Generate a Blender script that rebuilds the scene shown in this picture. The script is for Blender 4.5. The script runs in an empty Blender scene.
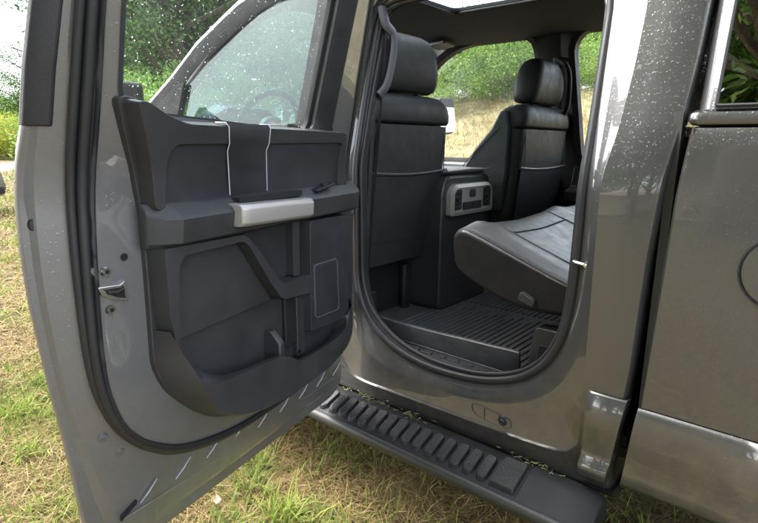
import bpy, bmesh, math, random
import numpy as np
from mathutils import Vector, Matrix, geometry
R = math.radians
random.seed(7)
rng = np.random.default_rng(7)
SC = bpy.context.scene
COL = SC.collection

# ------------------------------------------------------------------ camera
# metres: x to the tail of the truck, y across it away from the camera, z up
cam_d = bpy.data.cameras.new('camera')
cam = bpy.data.objects.new('camera', cam_d)
COL.objects.link(cam)
right = Vector((0.76280671, 0.64655568, 0.00957477))
down = Vector((0.14637958, -0.15823796, -0.97649054))
fwd = Vector((-0.62984041, 0.74627509, -0.21534752))
cam.matrix_world = Matrix(((right.x, -down.x, -fwd.x, 0), (right.y, -down.y, -fwd.y, 0),
                           (right.z, -down.z, -fwd.z, 1.38), (0, 0, 0, 1)))
cam_d.sensor_width = 36
cam_d.lens = 540 / 758 * 36
cam_d.clip_start = 0.02
cam_d.clip_end = 2000
SC.camera = cam

# ------------------------------------------------------------------ sky, sun, exposure
SUN_EL, SUN_AZ = 52, 205          # azimuth of the sun in degrees from +x, counter-clockwise
world = bpy.data.worlds.new('World')
SC.world = world
world.use_nodes = True
wn, wl = world.node_tree.nodes, world.node_tree.links
bg = wn['Background']
sky = wn.new('ShaderNodeTexSky')
sky.sky_type = 'NISHITA'
sky.sun_disc = False
sky.sun_elevation = R(SUN_EL)
sky.sun_rotation = R(90 - SUN_AZ)
sky.dust_density = 3.0
hs = wn.new('ShaderNodeHueSaturation')
hs.inputs['Saturation'].default_value = 0.42
hs.inputs['Value'].default_value = 1.75
tc = wn.new('ShaderNodeTexCoord')
cl = wn.new('ShaderNodeTexNoise')
cl.inputs['Scale'].default_value = 2.2
cl.inputs['Detail'].default_value = 5
cr = wn.new('ShaderNodeMapRange')
cr.inputs['From Min'].default_value = 0.3
cr.inputs['From Max'].default_value = 0.7
cr.inputs['To Min'].default_value = 0.75
cr.inputs['To Max'].default_value = 1.25
mul = wn.new('ShaderNodeVectorMath'); mul.operation = 'SCALE'
wl.new(sky.outputs[0], hs.inputs['Color'])
wl.new(tc.outputs['Generated'], cl.inputs['Vector'])
wl.new(cl.outputs[0], cr.inputs['Value'])
wl.new(hs.outputs[0], mul.inputs[0])
wl.new(cr.outputs[0], mul.inputs['Scale'])
wl.new(mul.outputs[0], bg.inputs['Color'])
bg.inputs['Strength'].default_value = 0.15

sun_d = bpy.data.lights.new('sun', 'SUN')
sun = bpy.data.objects.new('sun', sun_d)
COL.objects.link(sun)
sun_d.energy = 0.9
sun_d.angle = R(40)
sun_d.color = (1.0, 0.97, 0.93)
sdir = Vector((math.cos(R(SUN_AZ)) * math.cos(R(SUN_EL)), math.sin(R(SUN_AZ)) * math.cos(R(SUN_EL)), math.sin(R(SUN_EL))))
sun.rotation_euler = sdir.to_track_quat('Z', 'Y').to_euler()
sun.location = sdir * 30

SC.view_settings.view_transform = 'Standard'
SC.view_settings.look = 'None'
SC.view_settings.exposure = 2.15
SC.view_settings.gamma = 1
SC.view_settings.use_curve_mapping = False
SC.render.engine = 'CYCLES'
SC.cycles.transparent_max_bounces = 24
SC.cycles.max_bounces = 7
SC.cycles.diffuse_bounces = 3
SC.cycles.glossy_bounces = 4
SC.cycles.use_denoising = True
SC.cycles.caustics_reflective = False
SC.cycles.caustics_refractive = False

# ------------------------------------------------------------------ materials
class NT:
    def __init__(s, name):
        s.m = bpy.data.materials.new(name); s.m.use_nodes = True
        s.n = s.m.node_tree.nodes; s.l = s.m.node_tree.links
        s.p = s.n['Principled BSDF']; s.o = s.n['Material Output']
    def new(s, t, **kw):
        x = s.n.new('ShaderNode' + t)
        for k, v in kw.items():
            if k in x.inputs: x.inputs[k].default_value = v
            else: setattr(x, k, v)
        return x
    def link(s, a, b): s.l.new(a, b)
    def math(s, op, a, b=None, c=None):
        x = s.n.new('ShaderNodeMath'); x.operation = op
        for i, v in enumerate((a, b, c)):
            if v is None: continue
            if isinstance(v, (int, float)): x.inputs[i].default_value = v
            else: s.l.new(v, x.inputs[i])
        return x.outputs[0]
    def coord(s, kind='Object'): return s.new('TexCoord').outputs[kind]
    def noise(s, scale, detail=3, vec=None, rough=.5):
        x = s.new('TexNoise', Scale=scale, Detail=detail, Roughness=rough)
        s.l.new(vec if vec else s.coord(), x.inputs['Vector']); return x.outputs[0]
    def ramp(s, fac, stops):
        x = s.n.new('ShaderNodeValToRGB'); s.l.new(fac, x.inputs[0])
        e = x.color_ramp.elements
        while len(e) < len(stops): e.new(0.5)
        for i, (p, c) in enumerate(stops):
            e[i].position = p; e[i].color = (*c, 1) if len(c) == 3 else c
        return x.outputs[0]
    def maprange(s, v, a, b, c, d):
        x = s.new('MapRange'); s.l.new(v, x.inputs['Value'])
        for k, q in zip(('From Min', 'From Max', 'To Min', 'To Max'), (a, b, c, d)): x.inputs[k].default_value = q
        return x.outputs[0]
    def bump(s, h, strength=.3, dist=.002, normal=None):
        x = s.new('Bump', Strength=strength, Distance=dist); s.l.new(h, x.inputs['Height'])
        if normal: s.l.new(normal, x.inputs['Normal'])
        return x.outputs[0]
    def set(s, **kw):
        for k, v in kw.items():
            k = k.replace('_', ' ')
            if isinstance(v, (int, float)): s.p.inputs[k].default_value = v
            elif isinstance(v, tuple): s.p.inputs[k].default_value = (*v, 1) if len(v) == 3 else v
            else: s.l.new(v, s.p.inputs[k])
        return s

def drops_height(t, scales=((150, .44), (310, .42)), keep=.5):
    tot = None
    sx = t.new('SeparateXYZ'); t.link(t.coord(), sx.inputs[0])
    keep = t.math('ADD', t.maprange(sx.outputs[2], .75, 1.45, .94, keep), t.maprange(t.noise(6, 3), .35, .65, -.10, .12))
    for sc, rmax in scales:
        v = t.new('TexVoronoi', Scale=sc); t.link(t.coord(), v.inputs['Vector'])
        sep = t.new('SeparateColor'); t.link(v.outputs['Color'], sep.inputs[0])
        r = t.math('MULTIPLY', sep.outputs[0], rmax)
        q = t.math('DIVIDE', v.outputs['Distance'], t.math('MAXIMUM', r, .02))
        h = t.math('SUBTRACT', 1.0, t.math('MULTIPLY', q, q))
        h = t.math('SQRT', t.math('MAXIMUM', h, 0.0))
        h = t.math('MULTIPLY', h, t.math('GREATER_THAN', sep.outputs[1], keep))
        h = t.math('MULTIPLY', h, t.math('DIVIDE', 118.0, sc))
        tot = h if tot is None else t.math('MAXIMUM', tot, h)
    return tot

def paint(name, wet=True, keep=.58, rough=.34, coat=1.0, base=(.072, .071, .068), metallic=.5):
    t = NT(name)
    n = t.noise(5, 4)
    col = t.ramp(t.noise(900, 1), [(.3, tuple(b * .86 for b in base)), (.7, tuple(b * 1.14 for b in base))])
    sx = t.new('SeparateXYZ'); t.link(t.coord(), sx.inputs[0])
    low = t.maprange(sx.outputs[2], .42, .85, .75, 0.0)
    grass_refl = t.math('MULTIPLY', low, t.maprange(t.noise(16, 8, rough=.7), .42, .68, 0, 1))  # tan patches painted low down in place of mirrored dry grass
    md = t.new('Mix', data_type='RGBA'); t.link(grass_refl, md.inputs[0]); t.link(col, md.inputs[6]); md.inputs[7].default_value = (.15, .125, .095, 1)
    t.set(Base_Color=md.outputs[2],
          Metallic=metallic, Roughness=t.maprange(n, .3, .7, rough - .05, rough + .09), Coat_Weight=coat, Coat_Roughness=.025, Coat_IOR=1.6 if keep > .7 else 1.75)
    wav = t.bump(t.noise(2.4, 2), .10, .02)
    if wet:
        h = drops_height(t, keep=keep)
        nb = t.bump(h, .45, .0010, wav)
        t.set(Coat_Normal=nb, Normal=t.bump(h, .45, .001))
    else:
        t.set(Coat_Normal=wav)
    return t.m

def plastic(name, c=(.031, .0312, .033), rough=.40, grain=680, gs=.42, spec=.5):
    t = NT(name)
    big = t.noise(7, 4)
    t.set(Base_Color=t.ramp(big, [(.3, tuple(x * .85 for x in c)), (.75, tuple(x * 1.2 for x in c))]),
          Roughness=t.maprange(t.noise(14, 5), .3, .7, rough - .07, rough + .08), Specular_IOR_Level=spec)
    v = t.new('TexVoronoi', Scale=grain); t.link(t.coord(), v.inputs['Vector'])
    t.set(Normal=t.bump(v.outputs['Distance'], gs, .0012))
    return t.m

def leather(name, c=(.027, .028, .031), rough=.50, spec=.3):
    t = NT(name)
    v = t.new('TexVoronoi', Scale=330); t.link(t.coord(), v.inputs['Vector'])
    w = t.noise(9, 3)
    h = t.math('ADD', t.math('MULTIPLY', v.outputs['Distance'], .25), t.math('MULTIPLY', w, 2.0))
    t.set(Base_Color=t.ramp(w, [(.3, tuple(x * .9 for x in c)), (.7, tuple(x * 1.15 for x in c))]),
          Roughness=t.maprange(t.noise(25, 3), .3, .7, rough - .08, rough + .08), Normal=t.bump(h, .55, .003), Specular_IOR_Level=spec)
    return t.m

def simple(name, c, rough=.5, metallic=0.0, noise=.12, bump=0.0, sc=30, **kw):
    t = NT(name)
    n = t.noise(sc, 4)
    t.set(Base_Color=t.ramp(n, [(.25, tuple(x * (1 - noise) for x in c)), (.75, tuple(x * (1 + noise) for x in c))]),
          Roughness=rough, Metallic=metallic, **kw)
    if bump: t.set(Normal=t.bump(n, bump, .003))
    return t.m

def glass(name, tint=(.9, .95, .93), f0=.045, wave=0.0, film=0.0):
    t = NT(name)
    t.n.remove(t.p)
    tr = t.new('BsdfTransparent'); tr.inputs[0].default_value = (*tint, 1)
    gl = t.new('BsdfGlossy'); gl.inputs['Roughness'].default_value = .01
    mx = t.new('MixShader')
    g = t.new('NewGeometry'); dp = t.new('VectorMath', operation='DOT_PRODUCT')
    t.link(g.outputs['Normal'], dp.inputs[0]); t.link(g.outputs['Incoming'], dp.inputs[1])
    k = t.math('SUBTRACT', 1.0, t.math('ABSOLUTE', dp.outputs['Value']))
    fac = t.math('ADD', f0, t.math('MULTIPLY', t.math('POWER', k, 5.0), 1 - f0))
    if wave:
        b = t.bump(t.noise(3.2, 2), wave, .02)
        t.link(b, gl.inputs['Normal'])
    base_ = tr.outputs[0]
    if film:                       # thin uneven film of mist and fine rain
        df = t.new('BsdfTranslucent'); df.inputs[0].default_value = (.85, .88, .88, 1)
        mf = t.new('MixShader'); t.link(t.maprange(t.noise(5, 4), .3, .7, film * .5, film * 1.5), mf.inputs[0])
        t.link(tr.outputs[0], mf.inputs[1]); t.link(df.outputs[0], mf.inputs[2]); base_ = mf.outputs[0]
    t.link(fac, mx.inputs[0]); t.link(base_, mx.inputs[1]); t.link(gl.outputs[0], mx.inputs[2])
    t.link(mx.outputs[0], t.o.inputs[0])
    return t.m

M = {}
M['paint_wet'] = paint('wet_metallic_paint')
M['paint'] = paint('lit_metallic_paint', wet=True, keep=.86, rough=.36, coat=1.0, base=(.158, .157, .157), metallic=.38)  # same body paint, lightened to carry the brighter light on the door shell
M['plastic'] = plastic('grained_black_plastic')
M['plastic_dark'] = plastic('black_plastic', (.014, .014, .015), .58, 300, .2, spec=.35)
M['tread'] = plastic('tread_plastic', (.016, .016, .017), .5, 160, .7, spec=.4)
M['plastic_smooth'] = plastic('satin_black_plastic', (.029, .0295, .033), .36, 500, .15)
M['plastic_grey'] = plastic('grey_plastic', (.075, .077, .085), .5, 380, .2)
M['rubber'] = plastic('black_rubber', (.018, .018, .020), .48, 250, .12)
M['mat_plain'] = plastic('rubber_mat', (.066, .067, .071), .40, 200, .2)
t = NT('dusty_rubber_mat'); n1 = t.noise(22, 8, rough=.75); n2 = t.noise(160, 3)
t.set(Base_Color=t.ramp(n1, [(.35, (.050, .051, .055)), (.55, (.072, .072, .075)), (.68, (.10, .095, .085)), (.8, (.15, .13, .10))]), Roughness=t.maprange(n1, .3, .7, .34, .6), Normal=t.bump(n2, .25, .001)); M['mat'] = t.m
M['gap_grey'] = simple('grey_gap_shade', (.05, .051, .05), .7)  # even grey standing in for shade between cab and bed
M['carpet'] = simple('carpet', (.03, .03, .032), .95, bump=.8, sc=400)
M['headliner'] = simple('headliner', (.028, .033, .046), .95, bump=.2, sc=300)
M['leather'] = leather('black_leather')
M['leather_lit'] = leather('lit_black_leather', (.050, .050, .050), .36, .5)  # same leather with the light from above put into its colour
M['rail'] = simple('dark_satin_rail', (.036, .036, .034), .5, 0.0, .2)
M['strip'] = simple('pale_satin_strip', (.55, .58, .62), .35, .2, .05)
M['leather_shaded'] = leather('shaded_side_leather', (.014, .014, .014), .5)  # rear cushion sides: same leather, shade put into the colour
M['leather_shaded'].node_tree.nodes['Principled BSDF'].inputs['Specular IOR Level'].default_value = .22
M['silver'] = simple('satin_silver', (.42, .40, .375), .42, .45, .04, .05, 200)
M['steel'] = simple('bright_steel', (.62, .62, .6), .25, 1.0, .06)
M['chrome'] = simple('chrome', (.75, .75, .75), .08, 1.0, .03)
M['dark'] = simple('cavity_shade', (.006, .006, .007), .9)  # near-black stands in for the shade inside holes and gaps
M['glass'] = glass('door_glass', (.86, .93, .90), film=.010)
M['glass_front'] = glass('front_door_glass', (.46, .62, .62), .02, film=.006)
M['glass_far'] = glass('far_glass', (.95, .98, .94), film=.028)
M['glass_canopy'] = glass('tinted_canopy_glass', (.04, .045, .04), .5, wave=.15)
M['mirror'] = simple('mirror_glass', (.82, .84, .86), .02, 1.0, .01)
t = NT('water'); t.set(Base_Color=(1, 1, 1), Roughness=0.0, IOR=1.33, Transmission_Weight=1.0); M['water'] = t.m
M['keypad'] = plastic('textured_black_trim', (.010, .010, .012), .6, 500, .3, spec=.15)
M['trim_black'] = plastic('matt_black_trim', (.009, .009, .010), .7, 300, .1, spec=.1)
M['lens_red'] = simple('red_lens', (.35, .02, .02), .2)
M['tyre'] = plastic('tyre_rubber', (.02, .02, .021), .8, 60, .4)

# ------------------------------------------------------------------ mesh helpers
class MB:
    def __init__(s): s.v = []; s.f = []
    def add(s, vs, fs):
        b = len(s.v); s.v += [tuple(v) for v in vs]; s.f += [tuple(b + i for i in f) for f in fs]; return s
    def box(s, c, d, rot=None):
        x, y, z = (q / 2 for q in d)
        vs = [Vector((i * x, j * y, k * z)) for i in (-1, 1) for j in (-1, 1) for k in (-1, 1)]
        if rot: vs = [rot @ v for v in vs]
        vs = [v + Vector(c) for v in vs]
        return s.add(vs, [(0, 1, 3, 2), (4, 6, 7, 5), (0, 4, 5, 1), (2, 3, 7, 6), (0, 2, 6, 4), (1, 5, 7, 3)])
    def loft(s, rings, caps=(False, False), closed=True):
        n = len(rings[0]); vs = [p for r in rings for p in r]; fs = []
        for i in range(len(rings) - 1):
            for j in range(n if closed else n - 1):
                a, b = i * n + j, i * n + (j + 1) % n
                fs.append((a, b, b + n, a + n))
        if caps[0]: fs.append(tuple(reversed(range(n))))
        if caps[1]: fs.append(tuple((len(rings) - 1) * n + j for j in range(n)))
        return s.add(vs, fs)
    def tube(s, path, r, n=8, closed=False, caps=True, flat=1.0):
        P = [Vector(p) for p in path]; m = len(P); rings = []
        rr = r if isinstance(r, (list, tuple)) else [r] * m
        up = None
        for i in range(m):
            if closed: d = P[(i + 1) % m] - P[i - 1]
            else: d = P[min(i + 1, m - 1)] - P[max(i - 1, 0)]
            d.normalize()
            if up is None:
                up = Vector((0, 0, 1)) if abs(d.z) < .9 else Vector((0, 1, 0))
            up = (up - d * up.dot(d)); up.normalize()
            sd = d.cross(up)
            rings.append([P[i] + (sd * math.cos(2 * math.pi * k / n) + up * math.sin(2 * math.pi * k / n) * flat) * rr[i] for k in range(n)])
        if closed: rings.append(rings[0])
        return s.loft(rings, (caps and not closed, caps and not closed))
    def disc(s, c, axis, r, h, n=20, r2=None):
        q = Vector(axis).to_track_quat('Z', 'Y'); r2 = r if r2 is None else r2
        a = [Vector(c) + q @ Vector((r * math.cos(2 * math.pi * k / n), r * math.sin(2 * math.pi * k / n), 0)) for k in range(n)]
        b = [Vector(c) + q @ Vector((r2 * math.cos(2 * math.pi * k / n), r2 * math.sin(2 * math.pi * k / n), h)) for k in range(n)]
        return s.loft([a, b], (True, True))
    def prism(s, poly, d0, d1, fn, inset=0.0):
        top = offset(poly, inset) if inset else poly
        return s.loft([[fn(a, b, d0) for a, b in poly], [fn(a, b, d1) for a, b in top]], (True, True))
    def dense(s, raw, d0, d1, fn, inset=0.0, r=0.0, step=.025):
        """prism whose caps are finely triangulated so that they follow a curved fn"""
        s.weld = True
        lo = fillet(raw, r, 3) if r else list(raw)
        t_ = offset(raw, inset) if inset else list(raw)
        hi = fillet(t_, r, 3) if r else t_
        cnt = [max(1, int(math.hypot(lo[i][0] - lo[i - 1][0], lo[i][1] - lo[i - 1][1]) / step)) for i in range(len(lo))]
        def sub(p): return [(p[i - 1][0] + (p[i][0] - p[i - 1][0]) * k / c, p[i - 1][1] + (p[i][1] - p[i - 1][1]) * k / c) for i, c in enumerate(cnt) for k in range(1, c + 1)]
        lo, hi = sub(lo), sub(hi)
        s.loft([[fn(a, b, d0) for a, b in lo], [fn(a, b, d1) for a, b in hi]])
        for P, d in ((hi, d1), (lo, d0)):
            n = len(P); x0, x1 = min(p[0] for p in P), max(p[0] for p in P); y0, y1 = min(p[1] for p in P), max(p[1] for p in P)
            pts = [Vector(p) for p in P]
            for gx in np.arange(x0 + step / 2, x1, step):
                for gy in np.arange(y0 + step / 2, y1, step):
                    ins = False; dm_ = 9
                    for i in range(n):
                        (ax, ay), (bx, by) = P[i - 1], P[i]
                        if (ay > gy) != (by > gy) and gx < (bx - ax) * (gy - ay) / (by - ay) + ax: ins = not ins
                        dm_ = min(dm_, (ax - gx) ** 2 + (ay - gy) ** 2)
                    if ins and dm_ > (step * .45) ** 2: pts.append(Vector((gx, gy)))
            r_ = geometry.delaunay_2d_cdt(pts, [(i, (i + 1) % n) for i in range(n)], [], 1, 1e-7)
            s.add([fn(v.x, v.y, d) for v in r_[0]], [tuple(f) for f in r_[2]])
        return s
    def build(s, name, mat, parent=None, bevel=0.0, seg=2, smooth=38, sub=0, loc=None, fix=True):
        me = bpy.data.meshes.new(name)
        me.from_pydata([tuple(v) for v in s.v], [], s.f)
        bm = bmesh.new(); bm.from_mesh(me)
        if getattr(s, 'weld', False): bmesh.ops.remove_doubles(bm, verts=bm.verts, dist=2e-5)
        if fix: bmesh.ops.recalc_face_normals(bm, faces=bm.faces)
        bm.to_mesh(me); bm.free()
        me.polygons.foreach_set('use_smooth', [True] * len(me.polygons))
        if smooth: me.set_sharp_from_angle(angle=R(smooth))
        me.materials.append(mat)
        o = bpy.data.objects.new(name, me); COL.objects.link(o)
        if parent is not None:
            o.parent = parent
            if parent.get('base') is not None: o.matrix_parent_inverse = Matrix.Translation(-Vector(parent['base']))
        if bevel:
            b = o.modifiers.new('bevel', 'BEVEL'); b.width = bevel; b.segments = seg; b.limit_method = 'ANGLE'; b.angle_limit = R(28)
        if getattr(s, 'weld', False) or any(len(f) > 6 for f in s.f):
            o.modifiers.new('weighted', 'WEIGHTED_NORMAL').keep_sharp = True
        if sub:
            q = o.modifiers.new('sub', 'SUBSURF'); q.levels = sub; q.render_levels = sub
        return o

def area2(p): return sum(p[i - 1][0] * p[i][1] - p[i][0] * p[i - 1][1] for i in range(len(p)))
def offset(poly, d):
    """inset a polygon by d"""
    n = len(poly); sg = 1 if area2(poly) > 0 else -1; out = []
    for i in range(n):
        a, b, c = poly[i - 1], poly[i], poly[(i + 1) % n]
        d1 = Vector((b[0] - a[0], b[1] - a[1])); d2 = Vector((c[0] - b[0], c[1] - b[1]))
        if d1.length < 1e-9 or d2.length < 1e-9: out.append(b); continue
        d1.normalize(); d2.normalize()
        n1 = Vector((-d1.y, d1.x)) * sg; n2 = Vector((-d2.y, d2.x)) * sg
        m = n1 + n2
        if m.length < 1e-6: m = n1.copy()
        m.normalize(); k = d / max(.35, m.dot(n1))
        out.append((b[0] + m.x * k, b[1] + m.y * k))
    return out
def fillet(poly, r, n=5, which=None):
    out = []; N = len(poly)
    for i in range(N):
        a, b, c = (Vector(poly[i - 1]), Vector(poly[i]), Vector(poly[(i + 1) % N]))
        ri = r[i] if isinstance(r, (list, tuple)) else r
        l = min(ri, (a - b).length * .48, (c - b).length * .48)
        if ri <= 0: out.append(tuple(b)); continue
        p, q = b + (a - b).normalized() * l, b + (c - b).normalized() * l
        for k in range(n + 1):
            t = k / n
            out.append(tuple(p * (1 - t) ** 2 + b * 2 * t * (1 - t) + q * t * t))
    return out
def catmull(pts, n=6, closed=False):
    P = [Vector(p) for p in pts]; m = len(P); out = []
    for i in range(m if closed else m - 1):
        g = (lambda k: P[k % m]) if closed else (lambda k: P[max(0, min(m - 1, k))])
        a, b, c, d = g(i - 1), g(i), g(i + 1), g(i + 2)
        for k in range(n):
            t = k / n
            out.append(.5 * ((2 * b) + (c - a) * t + (2 * a - 5 * b + 4 * c - d) * t * t + (3 * b - a - 3 * c + d) * t ** 3))
    if not closed: out.append(P[-1])
    return out
def rays(poly, centre, angs):
    """points where rays at the given angles from centre meet the polygon"""
    cx, cy = centre; out = []
    for a in angs:
        dx, dy = math.cos(a), math.sin(a); best = None
        for i in range(len(poly)):
            x1, y1 = poly[i - 1][0] - cx, poly[i - 1][1] - cy; x2, y2 = poly[i][0] - cx, poly[i][1] - cy
            ex, ey = x2 - x1, y2 - y1; den = dx * ey - dy * ex
            if abs(den) < 1e-12: continue
            tt = (x1 * ey - y1 * ex) / den; u = (x1 * dy - y1 * dx) / den
            if tt > 0 and -1e-9 <= u <= 1 + 1e-9 and (best is None or tt > best): best = tt
        out.append((cx + dx * best, cy + dy * best))
    return out
def tumble(z):                       # how far the sides lean in above the belt line
    d = max(0.0, z - 1.24); return .27 * d * d / (d + .12) if d > 0 else 0.0
def lean(z): return .27 * max(0.0, z - 1.30) if z > 1.36 else .27 * max(0.0, z - 1.24) ** 2 / .24

def tag(o, label=None, cat=None, group=None, kind=None):
    if label: o['label'] = label
    if cat: o['category'] = cat
    if group: o['group'] = group
    if kind: o['kind'] = kind
    return o
def empty(name, loc, label=None, cat=None, group=None, rz=0, based=False):
    o = bpy.data.objects.new(name, None); COL.objects.link(o)
    o.location = loc; o.rotation_euler = (0, 0, rz); o.empty_display_size = .2
    if based: o['base'] = [float(q) for q in loc]
    return tag(o, label, cat, group)
def sdir2(p, c): return math.atan2(p[1] - c[1], p[0] - c[0])

# ------------------------------------------------------------------ ground and road
def sheet(name, xs, ys, zf, mat):
    m = MB(); n = len(ys)
    m.v = [(x, y, zf(x, y)) for x in xs for y in ys]
    m.f = [(i * n + j, (i + 1) * n + j, (i + 1) * n + j + 1, i * n + j + 1) for i in range(len(xs) - 1) for j in range(n - 1)]
    o = m.build(name, mat, smooth=0); return tag(o, kind='structure')

t = NT('dry_lawn_soil')
co = t.coord()
a = t.noise(1.1, 5, co); b = t.noise(26, 6, co, .7); c = t.noise(.12, 4, co)
col1 = t.ramp(b, [(.25, (.03, .022, .010)), (.45, (.10, .072, .03)), (.6, (.20, .15, .065)), (.78, (.10, .105, .03))])
col2 = t.ramp(b, [(.25, (.03, .04, .01)), (.5, (.10, .13, .03)), (.75, (.20, .19, .07))])
mx = t.new('Mix', data_type='RGBA'); t.link(t.maprange(a, .50, .72, 0, .8), mx.inputs[0]); t.link(col1, mx.inputs[6]); t.link(col2, mx.inputs[7])
t.set(Base_Color=mx.outputs[2], Roughness=.95, Normal=t.bump(b, .9, .03)); M['soil'] = t.m
t = NT('dry_bank'); co = t.coord(); b = t.noise(3.5, 6, co, .7)
t.set(Base_Color=t.ramp(b, [(.28, (.12, .10, .05)), (.46, (.30, .24, .13)), (.58, (.36, .30, .17)), (.68, (.17, .20, .06)), (.8, (.10, .14, .04))]), Roughness=.95, Normal=t.bump(b, 1.0, .15)); M['bank'] = t.m
t = NT('gravel'); b = t.noise(9, 6)
t.set(Base_Color=t.ramp(b, [(.3, (.34, .32, .29)), (.7, (.52, .50, .46))]), Roughness=.9, Normal=t.bump(b, .6, .03)); M['gravel'] = t.m

def zbank(x, y):
    z = 0.0
    if y > 7.0: s_ = min(1, (y - 7.0) / 7.0); z += 2.6 * s_ * s_ * (3 - 2 * s_) * min(1, max(0, (x + 30) / 18))
    if y < -6: s_ = min(1, (-6 - y) / 7.0); z += 1.0 * s_ * s_ * (3 - 2 * s_)
    return z
far = [-900, -400, -200, -120, -80, -60]
xs = far + list(np.arange(-48, 24.1, 2.0)) + [30, 45, 80, 150, 400, 900]
ys = far + list(np.arange(-48, 48.1, 2.0)) + [60, 100, 200, 400, 900]
sheet('ground', xs, ys, lambda x, y: zbank(x, y) - .002, M['soil'])
def strip(x, y, lift): return zbank(x, y) + lift
ys2 = list(np.arange(7.6, 15.01, .4)) + [20, 40]
sheet('dry_grass_bank', list(np.arange(-24, 16.1, 1.0)), ys2, lambda x, y: strip(x, y, .05 + .05 * math.sin(3.1 * x + y) * math.sin(2.3 * y)), M['bank'])
ys3 = list(np.arange(-40, -6.9, .8))
sheet('dry_slope', list(np.arange(-30, 30.1, 1.0)), ys3, lambda x, y: strip(x, y, .06 + .10 * math.sin(1.7 * x + .6 * y) * math.sin(1.3 * y)), M['bank'])
# gravel road crossing the far left
rp = catmull([(-44, -60, 0), (-38, -20, 0), (-31, 2, 0), (-30, 14, 0), (-42, 40, 0), (-70, 90, 0)], 10)
rd = MB(); rings = []
for i, p in enumerate(rp):
    d = (rp[min(i + 1, len(rp) - 1)] - rp[max(i - 1, 0)]).normalized(); n_ = Vector((-d.y, d.x, 0))
    rings.append([p + n_ * 7.0 + Vector((0, 0, .012)), p - n_ * 7.0 + Vector((0, 0, .012))])
rd.loft(rings, closed=False)
tag(rd.build('gravel_road', M['gravel'], smooth=0), kind='structure')

# ------------------------------------------------------------------ grass near the truck
def attr_material(name, stops, rough=.8, trans=.25):
    t = NT(name)
    a = t.new('Attribute', attribute_name='tone')
    c = t.ramp(a.outputs['Fac'], stops)
    t.set(Base_Color=c, Roughness=rough, Specular_IOR_Level=.25)
    tr = t.new('BsdfTranslucent'); t.link(c, tr.inputs[0])
    mx = t.new('MixShader'); mx.inputs[0].default_value = trans
    t.link(t.p.outputs[0], mx.inputs[1]); t.link(tr.outputs[0], mx.inputs[2]); t.link(mx.outputs[0], t.o.inputs[0])
    return t.m
M['blade'] = attr_material('grass_blades', [(0, (.07, .05, .02)), (.2, (.22, .155, .065)), (.42, (.40, .30, .135)), (.56, (.50, .41, .22)), (.60, (.20, .21, .05)), (.78, (.13, .20, .035)), (.93, (.22, .29, .05)), (1, (.30, .34, .06))])

def noise2(x, y, seed=0, s=1.0):
    r = np.random.default_rng(seed); out = np.zeros_like(x)
    for k in range(7):
        a, b, p = r.uniform(-3.2, 3.2), r.uniform(-3.2, 3.2), r.uniform(0, 6.28)
        out += np.sin((a * x + b * y) * s + p)
    return out / 7
def blades(name, x, y, tone, length, width, lay, label):
    n = len(x)
    az = rng.uniform(0, 2 * np.pi, n)
    tilt = np.clip(rng.normal(lay, .28), .05, 1.5)
    bend = rng.uniform(.2, .9, n)
    d = np.stack([np.cos(az), np.sin(az)], 1); s_ = np.stack([-np.sin(az), np.cos(az)], 1)
    z0 = np.array([zbank(a, b) for a, b in zip(x, y)]) if name != 'lawn_grass' else np.zeros(n)
    lift = np.where(tilt > 1.0, rng.uniform(0, .035, n), 0)
    V = np.zeros((n, 5, 3))
    def pt(f):
        th = tilt + bend * f
        h = length * f * np.cos(np.minimum(th, 1.54)); g = length * f * np.sin(th)
        return d * g[:, None], h
    for k, (f, w) in enumerate(((0, 1.0), (.55, .8))):
        g, h = pt(np.full(n, f))
        for q, sg in enumerate((-1, 1)):
            V[:, k * 2 + q, 0] = x + g[:, 0] + sg * s_[:, 0] * width * w / 2
            V[:, k * 2 + q, 1] = y + g[:, 1] + sg * s_[:, 1] * width * w / 2
            V[:, k * 2 + q, 2] = z0 + lift + h
    g, h = pt(np.ones(n)); V[:, 4, 0] = x + g[:, 0]; V[:, 4, 1] = y + g[:, 1]; V[:, 4, 2] = z0 + lift + h
    me = bpy.data.meshes.new(name)
    b = np.arange(n)[:, None] * 5
    quads = (b + np.array([[0, 1, 3, 2]])); tris = (b + np.array([[2, 3, 4]]))
    me.vertices.add(n * 5); me.vertices.foreach_set('co', V.reshape(-1).astype(np.float32))
    loops = np.concatenate([quads.reshape(-1), tris.reshape(-1)]).astype(np.int32)
    me.loops.add(len(loops)); me.loops.foreach_set('vertex_index', loops)
    starts = np.concatenate([np.arange(n) * 4, 4 * n + np.arange(n) * 3]).astype(np.int32)
    me.polygons.add(2 * n); me.polygons.foreach_set('loop_start', starts)
    me.update(calc_edges=True); me.validate()
    at = me.attributes.new('tone', 'FLOAT', 'POINT')
    at.data.foreach_set('value', np.repeat(tone, 5).astype(np.float32))
    me.materials.append(M['blade'])
    o = bpy.data.objects.new(name, me); COL.objects.link(o)
    return tag(o, label, 'grass', kind='stuff')
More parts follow.
